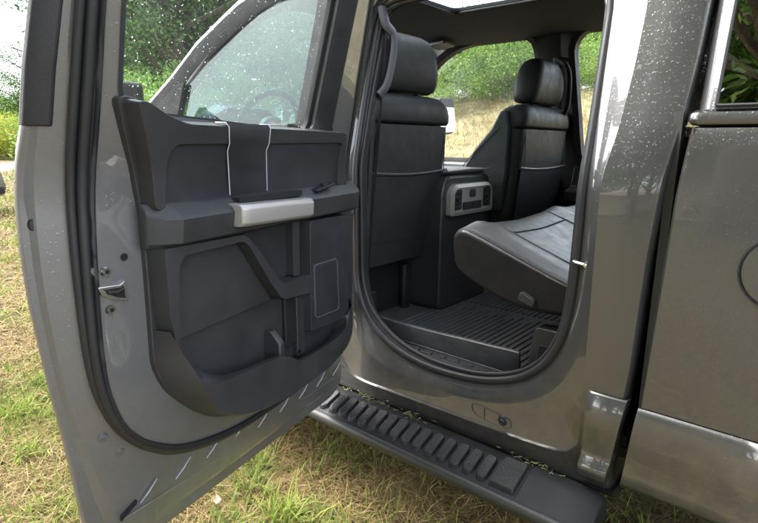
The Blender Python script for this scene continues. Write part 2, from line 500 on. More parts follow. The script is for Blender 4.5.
def lawn():
    X, Y, T, L, W, A = [], [], [], [], [], []
    def zone(x0, x1, y0, y1, dens, ls, ws):
        n = int((x1 - x0) * (y1 - y0) * dens)
        x = rng.uniform(x0, x1, n); y = rng.uniform(y0, y1, n)
        g = noise2(x, y, 3, 2.2) + .6 * noise2(x, y, 9, 6) - .10
        green = rng.random(n) < np.clip(.15 + .6 * g, .04, .55)
        tone = np.where(green, rng.uniform(.62, 1.0, n), rng.beta(2, 2, n) * .58)
        ln = np.where(green, rng.uniform(.05, .13, n), rng.uniform(.04, .15, n)) * ls
        wd = np.where(green, rng.uniform(.0030, .0055, n), rng.uniform(.0018, .0044, n)) * ws
        la = np.where(green, .45, 1.15)
        for q, v in zip((X, Y, T, L, W, A), (x, y, tone, ln, wd, la)): q.append(v)
    zone(-2.9, -.1, .25, 1.75, 15000, 1, 1)
    zone(-2.9, .3, 1.75, 3.4, 2500, 1, 1.3)
    zone(-4.6, -2.6, .2, 1.9, 6500, 1.1, 1.35)
    zone(-8.5, -4.4, .6, 3.4, 2200, 1.25, 2.4)
    zone(-16, -8, 1.2, 6.5, 420, 1.7, 5)
    zone(-27, -15, 2, 10.5, 90, 2.2, 10)
    # bushy green tufts
    for cx, cy, nn, hh, lo in ((-1.38, 1.10, 130, .17, .86), (-1.60, 1.12, 90, .15, .70), (-1.22, 1.10, 80, .13, .7), (-1.98, .80, 100, .16, .72),
                           (-1.80, .98, 90, .15, .75), (-1.50, .95, 80, .14, .68), (-1.05, 1.22, 70, .10, .68), (-2.55, .62, 90, .14, .85), (-3.0, .72, 120, .15, .88), (-1.72, 1.25, 110, .14, .64), (-3.3, .95, 90, .14, .75), (-.78, 1.30, 60, .1, .66)):
        x = rng.normal(cx, .035, nn); y = rng.normal(cy, .035, nn)
        for q, v in zip((X, Y, T, L, W, A), (x, y, rng.uniform(lo, min(1, lo + .14), nn), rng.uniform(.5, 1.15, nn) * hh, rng.uniform(.004, .0075, nn), np.full(nn, .42))): q.append(v)
    c = np.concatenate
    return blades('lawn_grass', c(X), c(Y), c(T), c(L), c(W), c(A), 'patchy straw and green grass covering the ground around the truck')
lawn()
def bank_grass():
    n = 26000
    x = rng.uniform(-14, 1, n); y = 7.8 + rng.random(n) * 7.0
    tone = np.where(rng.random(n) < .36, rng.uniform(.58, .9, n), rng.uniform(.2, .56, n))
    blades('bank_grass', x, y, tone, rng.uniform(.2, .6, n), rng.uniform(.006, .014, n), np.full(n, .6), 'tall dry brown grass on the bank beyond the passenger side')
bank_grass()

# a few fallen leaves
M['dead_leaf'] = simple('dead_leaf', (.42, .30, .20), .7, noise=.25, sc=40)
for i, (x, y, rz, sz, lab) in enumerate(((-3.35, .66, .4, .055, 'curled tan fallen leaf on the grass left of the door edge'), (-2.38, .46, 1.9, .05, 'pale brown fallen leaf in the straw at the lower left below the door'),
                                    (-1.62, .98, 2.5, .045, 'tan fallen leaf on the straw below the open door'), (-1.27, 1.02, .9, .04, 'small dry leaf beside the bright green tuft near the step'))):
    m = MB(); rows = []
    for k in range(9):
        tt = k / 8; w = .42 * math.sin(math.pi * min(1, tt * .96 + .04)) ** .8 * (1 if tt < .5 else 1.0)
        rows.append([(tt - .5, w * s_, .10 * abs(s_) + .12 * (tt - .5) ** 2 + .05 * math.sin(9 * tt + s_)) for s_ in (-1, -.5, 0, .5, 1)])
    m.loft([[Vector(p) * sz for p in r] for r in rows], closed=False)
    m.tube([(.5 * sz, 0, .03 * sz), (.9 * sz, .05 * sz, .1 * sz)], .02 * sz, 5)
    o = m.build('fallen_leaf', M['dead_leaf'], smooth=60)
    o.location = (x, y, .055); o.rotation_euler = (.15, -.1, rz)
    tag(o, lab, 'leaf', 'fallen leaves on the grass')

# ------------------------------------------------------------------ trees
t = NT('bark'); b = t.noise(9, 6, rough=.7); t.set(Base_Color=t.ramp(b, [(.3, (.05, .04, .03)), (.7, (.16, .13, .10))]), Roughness=.9, Normal=t.bump(b, 1.0, .06)); M['bark'] = t.m
M['leaf_mid'] = attr_material('mid_green_leaves', [(0, (0.043, 0.093, 0.020)), (.4, (0.085, 0.170, 0.034)), (.75, (0.145, 0.255, 0.051)), (1, (0.238, 0.340, 0.076))], .6, .35)
M['leaf_light'] = attr_material('light_green_leaves', [(0, (0.075, 0.150, 0.030)), (.4, (0.150, 0.255, 0.053)), (.75, (0.240, 0.360, 0.075)), (1, (0.330, 0.450, 0.120))], .6, .4)
M['leaf_dark'] = attr_material('dark_green_leaves', [(0, (0.030, 0.070, 0.024)), (.45, (0.060, 0.130, 0.040)), (.8, (0.110, 0.190, 0.060)), (1, (0.180, 0.260, 0.090))], .6, .3)
M['leaf_yellow'] = attr_material('yellow_green_leaves', [(0, (0.175, 0.213, 0.025)), (.5, (0.325, 0.362, 0.050)), (1, (0.475, 0.475, 0.100))], .6, .4)

def leaf_mesh(name, centres, radii, per, size, mat, seed, squash=.75, droop=0):
    r = np.random.default_rng(seed); n = sum(per)
    P = np.concatenate([np.array(c) + r.normal(0, 1, (k, 3)) * np.array([q, q, q * squash]) * .55 for c, q, k in zip(centres, radii, per)])
    ct = np.concatenate([np.full(k, r.uniform(.15, .85)) for k in per])
    a = r.normal(0, 1, (n, 3)); a[:, 2] -= droop; a /= np.linalg.norm(a, axis=1)[:, None]
    b = np.cross(a, r.normal(0, 1, (n, 3))); b /= np.linalg.norm(b, axis=1)[:, None]
    s_ = size * r.uniform(.5, 1.25, n)[:, None]
    V = np.stack([P - a * s_, P + b * s_ * .42, P + a * s_, P - b * s_ * .42], 1)
    me = bpy.data.meshes.new(name)
    me.vertices.add(n * 4); me.vertices.foreach_set('co', V.reshape(-1).astype(np.float32))
    me.loops.add(n * 4); me.loops.foreach_set('vertex_index', np.arange(n * 4, dtype=np.int32))
    me.polygons.add(n); me.polygons.foreach_set('loop_start', (np.arange(n) * 4).astype(np.int32))
    me.update(calc_edges=True)
    at = me.attributes.new('tone', 'FLOAT', 'POINT')
    at.data.foreach_set('value', np.repeat(np.clip(ct + r.normal(0, .16, n), 0, 1), 4).astype(np.float32))
    me.materials.append(mat); return me
def tree_proto(kind, h, cr, base, nclump, nleaf, size, mat, seed, lean_=0.0):
    r = random.Random(seed); tm = MB()
    pts = [Vector((lean_ * (k / 6) ** 2 * 1.5 + r.uniform(-.05, .05) * k, r.uniform(-.05, .05) * k, h * .88 * k / 6)) for k in range(7)]
    pts[0].z = -.2
    tm.tube(catmull(pts, 3), [max(.02, .030 * h * (1 - .93 * (k / 18) ** .8)) * (1.25 if k == 0 else 1) for k in range(19)], 9)
    cs, rs = [], []
    for k in range(nclump):
        for _ in range(20):
            u, v, w = r.uniform(-1, 1), r.uniform(-1, 1), r.uniform(-1, 1)
            if u * u + v * v + w * w < 1: break
        zz = base + (h - base) * (.5 + .5 * w)
        taper = {'round': math.sqrt(max(.05, 1 - (w * .9) ** 2)), 'cone': .25 + .8 * (1 - (.5 + .5 * w)), 'tall': .7 + .3 * math.cos(w * 1.5)}[kind]
        q = math.hypot(u, v) + 1e-6; e = (q ** .6) / q
        cs.append((u * e * cr * taper + lean_, v * e * cr * taper, zz)); rs.append(cr * r.uniform(.16, .36))
        if k % 2 == 0:
            b0 = Vector((lean_ * (zz / h) ** 2, 0, max(base * .6, zz - r.uniform(.3, .22 * h))))
            b1 = Vector(cs[-1]); mid = (b0 + b1) / 2 + Vector((0, 0, -.1 * r.random()))
            tm.tube([b0, mid, b1], [.012 * h * .5, .006 * h, .002 * h], 5)
    per = [max(6, int(nleaf / nclump * r.uniform(.5, 1.5))) for _ in cs]
    lm = leaf_mesh('crown', cs, rs, per, size, mat, seed, droop=.4 if kind == 'cone' else 0)
    tmp = tm.build('trunk', M['bark'], smooth=50); tmesh = tmp.data; bpy.data.objects.remove(tmp)
    return tmesh, lm
def place_tree(proto, name, x, y, sc, rz, label, group, sz=1.0):
    root = empty(name, (x, y, zbank(x, y)), label, 'bush' if name == 'bush' else 'tree', group, rz)
    root.scale = (sc, sc, sc * sz)
    for nm, me in zip(('trunk', 'crown'), proto):
        o = bpy.data.objects.new(nm, me); COL.objects.link(o); o.parent = root
    return root
P_round = tree_proto('round', 10, 4.2, 2.2, 90, 34000, .085, M['leaf_mid'], 11)
P_round2 = tree_proto('round', 9, 4.0, 1.2, 90, 38000, .075, M['leaf_light'], 12)
P_tall = tree_proto('tall', 15, 4.4, 2.5, 110, 34000, .10, M['leaf_dark'], 13)
P_talll = tree_proto('tall', 14, 4.6, .5, 130, 48000, .10, M['leaf_dark'], 23)
P_tallm = tree_proto('tall', 14, 4.2, .8, 120, 48000, .10, M['leaf_mid'], 24)
P_cone = tree_proto('cone', 13, 3.6, 1.0, 110, 34000, .10, M['leaf_dark'], 14)
P_lean = tree_proto('round', 9, 3.6, 4.4, 110, 80000, .042, M['leaf_mid'], 15, lean_=1.6)
P_bush = tree_proto('round', 2.4, 1.7, .1, 40, 14000, .045, M['leaf_light'], 16)
P_bushy = tree_proto('round', 2.4, 1.9, .1, 40, 12000, .055, M['leaf_yellow'], 17)

def at_px(px, dist):
    """ground point straight below column px of the photograph at a distance"""
    d = fwd + right * ((px - 379) / 540); h_ = math.hypot(d.x, d.y)
    return d.x / h_ * dist, d.y / h_ * dist
# far left, beyond the road
G = 'trees beyond the gravel road'
for px, ds, pr, sc, sz, lab in (
        (-28, 62, P_round, .72, .8, 'grey green roadside tree at the left edge of the photo'),
        (6, 70, P_round2, .62, .75, 'small pale roadside tree under white sky, left of the door edge'),
        (30, 58, P_round, .60, .75, 'low rounded roadside tree right beside the black door molding'),
        (58, 52, P_tall, .75, .8, 'tall roadside tree hidden mostly behind the door pillar')):
    x, y = at_px(px, ds); place_tree(pr, 'roadside_tree', x, y, sc, px, lab, G, sz)
for px, ds, sc, pr, lab in ((-6, 47, 1.15, P_bushy, 'yellow green bush at the left photo edge behind the road'), (14, 46, 1.2, P_bushy, 'bright yellow bush on the road verge beside the door edge'),
                         (36, 45, 1.2, P_bushy, 'yellow green verge bush half hidden by the door edge'), (-2, 52, 1.9, P_bush, 'taller light green bush behind the yellow ones at the left edge'), (22, 52, 2.0, P_bush, 'taller light green bush standing behind the bright yellow verge bush')):
    x, y = at_px(px, ds); place_tree(pr, 'bush', x, y, sc, px * 1.3, lab, 'bushes along the road verge')
# seen through the open door's window
G = 'trees ahead of the truck'
for px, ds, pr, sc, lab in (
        (168, 30, P_tallm, 1.0, 'tall mid green tree at the left part of the rear door window'),
        (192, 25, P_talll, 1.15, 'dense dark tree in the middle of the rear door window'),
        (228, 28, P_tallm, 1.2, 'tall mid green tree behind the windshield pillar in the rear door window'),
        (268, 34, P_talll, 1.2, 'dense dark tree above the sloping windshield pillar'),
        (182, 45, P_tallm, 1.6, 'very tall tree at the back, between the dark ones in the rear door window'),
        (290, 42, P_tall, .9, 'tall tree seen through the front door window'),
        (335, 48, P_round, 1.0, 'far tree seen through windshield next to the door post')):
    x, y = at_px(px, ds); place_tree(pr, 'forest_tree', x, y, sc, px * .7, lab, G)
for px, ds, sc, pr, lab in ((128, 16, 1.15, P_bush, 'light green bush low in the left corner of the rear door window'), (152, 17, 1.25, P_bush, 'light green bush below the windshield pillar in the rear door window'),
                        (185, 19, 1.2, P_bush, 'light green bush seen behind the front door mirror patch'), (228, 21, 1.1, P_bush, 'light green bush seen through the front door glass above the dash')):
    x, y = at_px(px, ds); place_tree(pr, 'bush', x, y, sc, px * .3, lab, 'bushes ahead of the truck')
# beyond the passenger side
G = 'trees on the dry bank'
for px, ds, pr, sc, lab in (
        (422, 21, P_round2, .52, 'light green bank tree behind the driver seat headrest'),
        (444, 19.5, P_round2, .46, 'light green bank tree above the passenger mirror'),
        (466, 22, P_round, .55, 'mid green bank tree in the left part of the passenger window'),
        (486, 19, P_round2, .47, 'light green bank tree in the middle of the passenger window'),
        (506, 22, P_round2, .54, 'light green bank tree left of the passenger headrest'),
        (528, 20, P_round, .50, 'mid green bank tree directly behind the passenger headrest'),
        (553, 22, P_round2, .54, 'bank tree hidden behind the far door post'),
        (580, 21, P_round, .50, 'mid green bank tree at the front of the rear passenger side window'),
        (600, 19, P_round2, .50, 'light green bank tree in the rear passenger side window'),
        (630, 21, P_round, .5, 'bank tree behind the rear cab pillar')):
    x, y = at_px(px, ds); place_tree(pr, 'bank_tree', x, y, sc, px * .9, lab, G, .66)
for px, ds, sc, lab in ((440, 14.6, .75, 'low bush on the bank top by the mirror'), (475, 15.2, .85, 'low bush on the bank top in the passenger window'), (508, 14.8, .8, 'low bush on the bank top beside the passenger headrest'), (596, 14.7, .8, 'low bush on the bank in the rear side window')):
    x, y = at_px(px, ds); place_tree(P_bush, 'bush', x, y, sc, px, lab, 'bushes on the dry bank')
# behind the photographer: these show in the paint and in the tinted canopy window
G = 'trees behind the camera'
place_tree(P_lean, 'shade_tree', -1.2, -7.0, 1.6, 1.2, 'big leaning trunk mirrored in the dark canopy window', G)
for x, y, pr, sc, lab in ((-5.6, -12.5, P_talll, 1.05, 'dense dark tree mirrored in the wet paint of the rear cab pillar'), (-2.6, -12, P_tallm, 1.1, 'mid green tree mirrored in the middle of the bedside paint'), (.6, -12.5, P_talll, 1.1, 'tall dark tree mirrored in the bedside paint above the fuel door'),
                      (4.2, -13, P_tallm, 1.0, 'light green tree mirrored at the right end of the bedside'), (8, -16, P_tall, .8, 'dark tree behind the camera beyond the truck tail')):
    place_tree(pr, 'field_edge_tree', x, y, sc, x, lab, G)

# ------------------------------------------------------------------ the pickup truck
YB = 1.45                                   # the near body side
truck = empty('pickup_truck', (-1.2, 2.35, 0), 'wet dark grey crew cab pickup truck with its rear door open', 'truck', based=True)
def B(mb, name, mat, parent=None, **kw): return mb.build(name, mat, parent or truck, **kw)

def ring3(poly, y, centre, angs, ln=True): return [(x, y + (lean(z) if ln else 0), z) for x, z in rays(poly, centre, angs)]
CEN = (-.95, 1.15)
DC = [(-1.45, .60), (-1.43, .53), (-1.38, .485), (-1.30, .472), (-.60, .482), (-.50, .492), (-.466, .53), (-.470, .967), (-.474, 1.29), (-.452, 1.42), (-.441, 1.59), (-.439, 1.76), (-.46, 1.92), (-.60, 1.965), (-1.3, 1.965), (-1.42, 1.94), (-1.455, 1.7), (-1.465, 1.4), (-1.46, .8)]
CR = [(-1.43, .72), (-1.377, .642), (-1.30, .583), (-1.222, .552), (-1.05, .536), (-.909, .535), (-.76, .552), (-.654, .584), (-.58, .63), (-.535, .68), (-.50, .76), (-.49, .85), (-.488, 1.0), (-.490, 1.29), (-.476, 1.42), (-.466, 1.6), (-.466, 1.80), (-.50, 1.90), (-.62, 1.94), (-1.3, 1.94), (-1.41, 1.90), (-1.435, 1.6), (-1.44, .9)]
SO = [(-1.442, 1.87), (-1.438, 1.682), (-1.416, 1.388), (-1.409, 1.166), (-1.405, .854), (-1.373, .738), (-1.299, .641), (-1.150, .575), (-.971, .563), (-.776, .591), (-.641, .651), (-.554, .758), (-.524, .888), (-.517, 1.008), (-.516, 1.15), (-.518, 1.392), (-.528, 1.603), (-.531, 1.78), (-.55, 1.85), (-.62, 1.90), (-1.3, 1.915), (-1.40, 1.905)]
SI = [(-1.393, 1.85), (-1.396, 1.70), (-1.388, 1.462), (-1.372, 1.166), (-1.366, .854), (-1.326, .749), (-1.2, .652), (-1.037, .612), (-.832, .617), (-.69, .666), (-.612, .735), (-.567, .84), (-.555, .966), (-.552, 1.143), (-.550, 1.392), (-.558, 1.609), (-.567, 1.772), (-.60, 1.84), (-.66, 1.875), (-1.25, 1.885), (-1.35, 1.88)]
ANG = sorted(set([k * 2 * math.pi / 150 for k in range(150)]))
ANG = [a - math.pi for a in ANG]
sm = lambda p, r=.09: fillet(p, r, 3)
DCs, CRs, SOs, SIs = fillet(DC, .04, 3), sm(CR), sm(SO), sm(SI)

# outer sheet of the cab side: rocker, B post and C post, with the stamped door opening
OUT = [(-1.475, .42), (-.374, .42), (-.357, .71), (-.350, .80), (-.341, 1.1), (-.328, 1.29), (-.308, 1.43), (-.298, 1.6), (-.294, 1.80), (-.30, 2.0), (-.40, 2.03), (-1.475, 2.03)]
corner = [math.atan2(z - CEN[1], x - CEN[0]) for x, z in OUT]
ANGO = sorted(ANG + corner)
def yskin(x, z):
    y = YB + lean(z)
    if z < .47: y += (.47 - z) ** 2 * 6
    return y
body = MB()
def rr(poly, y): return [(x, y + lean(z), z) for x, z in rays(poly, CEN, ANGO)]
lerp = lambda p, q, k: [tuple(a * (1 - k) + b * k for a, b in zip(u, v)) for u, v in zip(p, q)]
o0 = [(x, yskin(x, z), z) for x, z in rays(OUT, CEN, ANGO)]
o1 = rr(DCs, YB)
r1b = rr(offset(DCs, .0015), YB + .012)
r2 = rr(offset(DCs, .005), YB + .013)
r3 = rr(CRs, YB + .020)
r4 = rr(SOs, YB + .044); r3b = lerp(r3, r4, .25); r3b = [(x, y - .004, z) for x, y, z in r3b]
r5 = rr(SIs, YB + .068)
# curved rear corner of the cab
oin = [(x, yskin(x, z), z) for x, z in rays([(x - (.045 if x > -1 else 0), z) for x, z in OUT], CEN, ANGO)]
def cornered(ring, k, dx, dy):
    return [(x + dx * (1 if x > -.5 else 0), y + dy * (1 if x > -.5 else 0), z) for x, y, z in ring]
rings = [cornered(o0, 0, .004, .32), cornered(o0, 0, .004, .035), cornered(o0, 0, .001, .012), cornered(o0, 0, -.004, .004), cornered(o0, 0, -.014, .0), lerp(cornered(o0, 0, -.05, 0), o1, .5), o1, r1b, r2, r3, r3b, r4, r5]
body.loft(rings)
cab = B(body, 'cab_side', M['paint_wet'], smooth=30)
# rocker: rolls under
rk = MB()
prof = [(YB + .004, .422), (YB + .012, .405), (YB + .05, .385), (YB + .20, .375), (YB + .20, .42)]
rk.loft([[(x, y, z) for y, z in prof] for x in (-3.0, -.36)], (True, True))
B(rk, 'rocker_panel', M['plastic_dark'], cab)
# upper pillar crease strip between the jamb and the outer skin
# body-side weatherstrip: bulb seal around the opening plus the inner lip
ws = MB()
path = [((a[0] * .45 + b[0] * .55), YB + .055 + lean(a[2]), (a[2] * .45 + b[2] * .55)) for a, b in zip(r4, r5)]
ws.tube(path, .0135, 10, closed=True)
path = [((a[0] * .02 + b[0] * .98), YB + .070 + lean(a[2]), (a[2] * .02 + b[2] * .98)) for a, b in zip(r4, r5)]
ws.tube(path, .009, 8, closed=True)
B(ws, 'weatherstrip', M['rubber'], cab, smooth=60)
# black trim lining the opening inside
lin = MB()
i1 = rr(offset(SIs, .004), YB + .075); i2 = rr(offset(SIs, .008), YB + .085); i3 = [(x, y, z - .05 * max(0, min(1, (.85 - z) / .2))) for x, y, z in rr(offset(SIs, .004), YB + .10 )]
i2 = [(x, y, z - .018 * max(0, min(1, (.85 - z) / .2))) for x, y, z in i2]
lin.loft([i1, i2, i3])
B(lin, 'opening_trim', M['plastic_dark'], cab, smooth=40)
# striker pin on the rear jamb
st = MB(); st.tube([(-.496, YB + .03, 1.055), (-.530, YB + .036, 1.057), (-.540, YB + .044, 1.057)], .0055, 8)
st.disc((-.500, YB + .030, 1.055), (0, -1, 0), .008, .004, 12)
B(st, 'door_striker', M['steel'], cab)
# drain plug in the sill and the faint recess around it
dp = MB(); dp.disc((-.712, YB + .018, .513), (0, -1, 0), .019, .006, 22, .015); dp.disc((-.712, YB + .010, .513), (0, -1, 0), .008, .004, 14, .006)
B(dp, 'sill_plug', M['rubber'], cab)
pp = MB(); pp.tube([(x, YB + .0145, z) for x, z in fillet([(-.83, .538), (-.685, .528), (-.68, .495), (-.76, .492), (-.82, .505)], .018, 4)], .0013, 6, closed=True)
pp.tube([(-.78, YB + .0145, .535), (-.776, YB + .0145, .494)], .0011, 6)
B(pp, 'sill_emboss', M['rubber'], cab)
# lower cab corner cladding piece
cd = MB()
rows = []
for z, dy, s_ in ((.712, .000, 0), (.706, -.006, 0), (.64, -.016, .002), (.60, -.015, .002), (.535, -.012, .004), (.515, -.013, .004), (.500, -.026, .006), (.485, -.030, .007), (.470, -.027, .007), (.452, -.016, .006), (.437, .01, .0), (.436, .08, 0)):
    rows.append([(x - (.032 * (.712 - z) / .27 if x > -.37 else 0), YB - .004 + dy + (.03 if e else 0) * (1 if e == 2 else .15), z) for x, e in ((-.452 - s_ * .4, 2), (-.450 - s_ * .4, 1), (-.44, 0), (-.40, 0), (-.365, 0), (-.349, 1), (-.344, 2))])
cd.loft(rows, closed=False)
cd = B(cd, 'corner_cladding', M['paint_wet'], smooth=50)
m_ = cd.modifiers.new('thick', 'SOLIDIFY'); m_.thickness = .004

# front part of the near side: front door below the belt, fender, hood
fd = MB()
def skin(x0, x1, z0, z1, nx, nz, yf):
    xs_, zs_ = np.linspace(x0, x1, nx), np.linspace(z0, z1, nz)
    return [[(x, yf(x, z), z) for z in zs_] for x in xs_]
fd.loft(skin(-2.98, -1.482, .45, 1.425, 8, 12, lambda x, z: YB + lean(z) + max(0, .56 - z) ** 2 * 2), closed=False)
DOORF = [(-2.975, 1.42), (-2.968, 1.575), (-2.753, 1.716), (-2.566, 1.865), (-2.378, 1.963), (-2.261, 2.02), (-2.12, 2.06), (-1.60, 2.075), (-1.487, 2.06), (-1.482, 1.42)]
GLF = fillet([(-2.62, 1.452), (-2.615, 1.672), (-2.404, 1.790), (-2.184, 1.908), (-2.067, 1.955), (-1.90, 1.985), (-1.74, 1.99), (-1.685, 1.985), (-1.69, 1.452)], [.01, .02, .1, .1, .1, .1, .02, .02, .01])
cF = (-1.98, 1.66); aF = sorted([k * 2 * math.pi / 110 - math.pi for k in range(110)] + [sdir2(p, cF) for p in DOORF])
def rf(poly, y): return [(x, y + lean(z), z) for x, z in rays(poly, cF, aF)]
front = B(fd, 'front_door', M['paint_wet'], smooth=40)
fr = MB(); fr.loft([rf(DOORF, YB + .05), rf(DOORF, YB + .002), rf(offset(DOORF, .012), YB - .004), rf(offset(GLF, -.040), YB - .001), rf(offset(GLF, -.040), YB + .006)])
B(fr, 'door_frame', M['paint_wet'], front, smooth=35)
fr = MB(); fr.loft([rf(offset(DOORF, .026), YB - .0048), rf(offset(DOORF, .027), YB - .0065), rf(offset(GLF, -.020), YB - .003), rf(GLF, YB + .004), rf(GLF, YB + .03)])
B(fr, 'window_trim', M['trim_black'], front, smooth=35)
pl = MB(); pl.prism([(-1.69, 1.44), (-1.69, 1.985), (-1.60, 1.99), (-1.50, 1.99), (-1.505, 1.44)], YB - .012, YB + .0, lambda x, z, y: (x, y + lean(z), z))
B(pl, 'post_applique', M['keypad'], front, bevel=.003)
kp = MB(); kp.prism(fillet([(-1.625, 1.475), (-1.612, 1.475), (-1.590, 1.625), (-1.606, 1.625)], .005), YB - .018, YB - .011, lambda x, z, y: (x, y + lean(z), z))
B(kp, 'entry_keypad', M['plastic_smooth'], front, bevel=.002)
gl = MB(); gl.dense(offset(GLF, -.012), YB + .012, YB + .015, lambda x, z, y: (x, y + lean(z), z), step=.06)
B(gl, 'window_glass', M['glass_front'], front)
mp = MB(); mp.prism([(-2.86, 1.44), (-2.60, 1.44), (-2.595, 1.665), (-2.66, 1.66), (-2.84, 1.54)], YB - .012, YB + .0, lambda x, z, y: (x, y + lean(z), z))
B(mp, 'mirror_patch', M['trim_black'], front, bevel=.004)
sill = MB(); sill.box((-2.2, YB + .010, 1.438), (1.0, .03, .022)); B(sill, 'belt_molding', M['rubber'], front, bevel=.004)
dh = MB(); dh.tube([(-1.72, YB + .0, 1.26), (-1.70, YB - .04, 1.26), (-1.58, YB - .04, 1.26), (-1.56, YB + .0, 1.26)], .014, 8); B(dh, 'door_handle', M['paint_wet'], front)
mi = MB()
mi.loft([[(x + .02 * abs(a), yy, 1.44 + .22 * f) for a, f in ((-1, .15), (-.8, 0), (.8, 0), (1, .15), (1, .85), (.75, 1), (-.75, 1), (-1, .85)) for x in [-2.78 + q + .05 * a]] for yy, q in ((1.14, .03), (1.16, 0), (1.34, .0), (1.37, .03))], (True, True))
mir = B(mi, 'side_mirror', M['plastic_dark'], front, bevel=.012)
ar = MB(); ar.tube([(-2.78, 1.36, 1.47), (-2.76, 1.46, 1.47)], .03, 8); B(ar, 'mirror_arm', M['plastic_dark'], front)

hood = MB(); rows = []
for x, h0, yw in ((-2.86, 1.44, 0), (-3.2, 1.43, .01), (-3.7, 1.40, .02), (-4.1, 1.36, .05), (-4.28, 1.30, .09)):
    rows.append([(x, YB + .01 + yw, .62), (x, YB - .01 + yw, .95), (x, YB + .01 + yw, 1.22), (x, YB + .08 + yw, h0 - .04), (x, YB + .22 + yw, h0), (x, 2.35, h0 + .02), (x, 3.02 - yw, h0), (x, 3.17 - yw, h0 - .04), (x, 3.24 - yw, 1.22), (x, 3.26 - yw, .95), (x, 3.24 - yw, .62)])
hood.loft(rows, (False, True), closed=False)
B(hood, 'hood', M['paint_wet'], smooth=40)
bp = MB(); bp.prism(fillet([(-4.5, YB + .06), (-4.5, 3.18), (-4.25, 3.28), (-4.2, 3.28), (-4.2, YB - .02), (-4.25, YB - .02)], .1), .5, .82, lambda x, y, z: (x, y, z)); B(bp, 'front_bumper', M['chrome'], bevel=.02)

# roof
roof = MB(); rows = []
for x, dz in ((-2.12, -.015), (-1.9, .02), (-1.2, .04), (-.5, .03), (-.30, .0)):
    rows.append([(x, YB + .195, 1.985 + dz * .3), (x, YB + .215, 2.022 + dz * .5), (x, YB + .30, 2.045 + dz), (x, 2.35, 2.06 + dz), (x, 3.0, 2.045 + dz), (x, 3.075, 2.022 + dz * .5), (x, 3.095, 1.985 + dz * .3)])
# opening for the glass roof panel is made by lofting around it
hole = (-1.50, -.62, 1.74, 2.31)
def roofsheet(z, name, mat, parent, dz=0, hole=hole):
    m = MB(); cxy = ((hole[0] + hole[1]) / 2, (hole[2] + hole[3]) / 2)
    outer = [(-2.05, 1.645), (-2.05, 3.06), (-.34, 3.06), (-.34, 1.645)]
    inner = fillet([(hole[0], hole[2]), (hole[0], hole[3]), (hole[1], hole[3]), (hole[1], hole[2])], .04, 4)
    an = sorted([k * 2 * math.pi / 96 - math.pi for k in range(96)] + [sdir2(p, cxy) for p in outer + inner])
    f = lambda poly, z_: [(x, y, z_ + .02 * (1 - ((y - 2.35) / .72) ** 2)) for x, y in rays(poly, cxy, an)]
    m.loft([f(outer, z), f(inner, z), f(inner, z + dz)]); return B(m, name, mat, parent, smooth=30)
rf_ = roofsheet(2.05, 'roof', M['paint_wet'], None, -.012, (-1.85, -.55, 1.72, 2.80))
roofsheet(1.965, 'headliner', M['headliner'], rf_, .012)
for y0, y1, sg in ((YB + .175, 1.655, 1), (3.055, 3.11, -1)):
    ed = MB(); ed.loft([[(x, y0, 1.99), (x, y0 + .012, 2.025), (x, (y0 + y1) / 2 + .01, 2.047), (x, y1, 2.052)] if sg > 0 else [(x, y1, 1.97), (x, y1 - .012, 2.02), (x, (y0 + y1) / 2, 2.045), (x, y0, 2.05)] for x in (-2.05, -1.2, -.34)], closed=False)
    B(ed, 'roof_rail', M['paint_wet'], rf_, smooth=50)
sg = MB(); sg.box((-1.20, 2.26, 2.058), (1.34, 1.12, .005)); B(sg, 'sunroof_glass', M['glass_far'], rf_)
sh = MB()
for c, d in (((-1.505, 2.02, 1.977), (.010, .58, .014)), ((-1.06, 2.315, 1.977), (.88, .010, .014))): sh.box(c, d)
B(sh, 'sunroof_frame', M['plastic_dark'], rf_, bevel=.006)
dl = MB(); dl.prism(fillet([(-1.99, 2.78), (-1.84, 2.74), (-1.86, 2.89), (-2.02, 2.95)], .02, 3), 1.940, 1.955, lambda x, y, z: (x, y, z)); dm = MB()
B(dl, 'map_lamp', M['plastic_grey'], rf_, bevel=.004)

# cab box: floor, firewall, back wall, windshield
fl = MB(); fl.box((-1.6, 2.35, .565), (2.5, 1.70, .03)); floor = B(fl, 'cab_floor', M['carpet'])
# stepped sill plate with stamped ridges
sp = MB()
sp.loft([[(x, y, z) for y, z in ((YB + .078, .612), (YB + .095, .618), (YB + .135, .612), (YB + .15, .594), (YB + .30, .592), (YB + .30, .58))] for x in (-1.30, -.70)], (True, True))
splate = B(sp, 'sill_plate', M['plastic'], floor, bevel=.004)
rg = MB()
for k in range(6):
    x = -1.16 + k * .058
    rg.prism(fillet([(x, YB + .100), (x + .045, YB + .108), (x + .030, YB + .134), (x - .012, YB + .128)], .006, 3), .610, .6205, lambda a, b, c: (a, b, c))
B(rg, 'tread_ridges', M['plastic'], floor, bevel=.002)
wl_ = MB(); wl_.box((-.385, 2.35, 1.05), (.03, 1.62, 1.0)); wl_.box((-.385, 2.35, 1.90), (.03, 1.5, .1)); B(wl_, 'cab_back_wall', M['carpet'])
bw = MB(); bw.box((-.372, 2.35, 1.7), (.008, 1.45, .34)); B(bw, 'rear_window', M['glass_far'])
fw = MB(); fw.box((-2.86, 2.35, .95), (.04, 1.72, .82)); B(fw, 'firewall', M['carpet'])
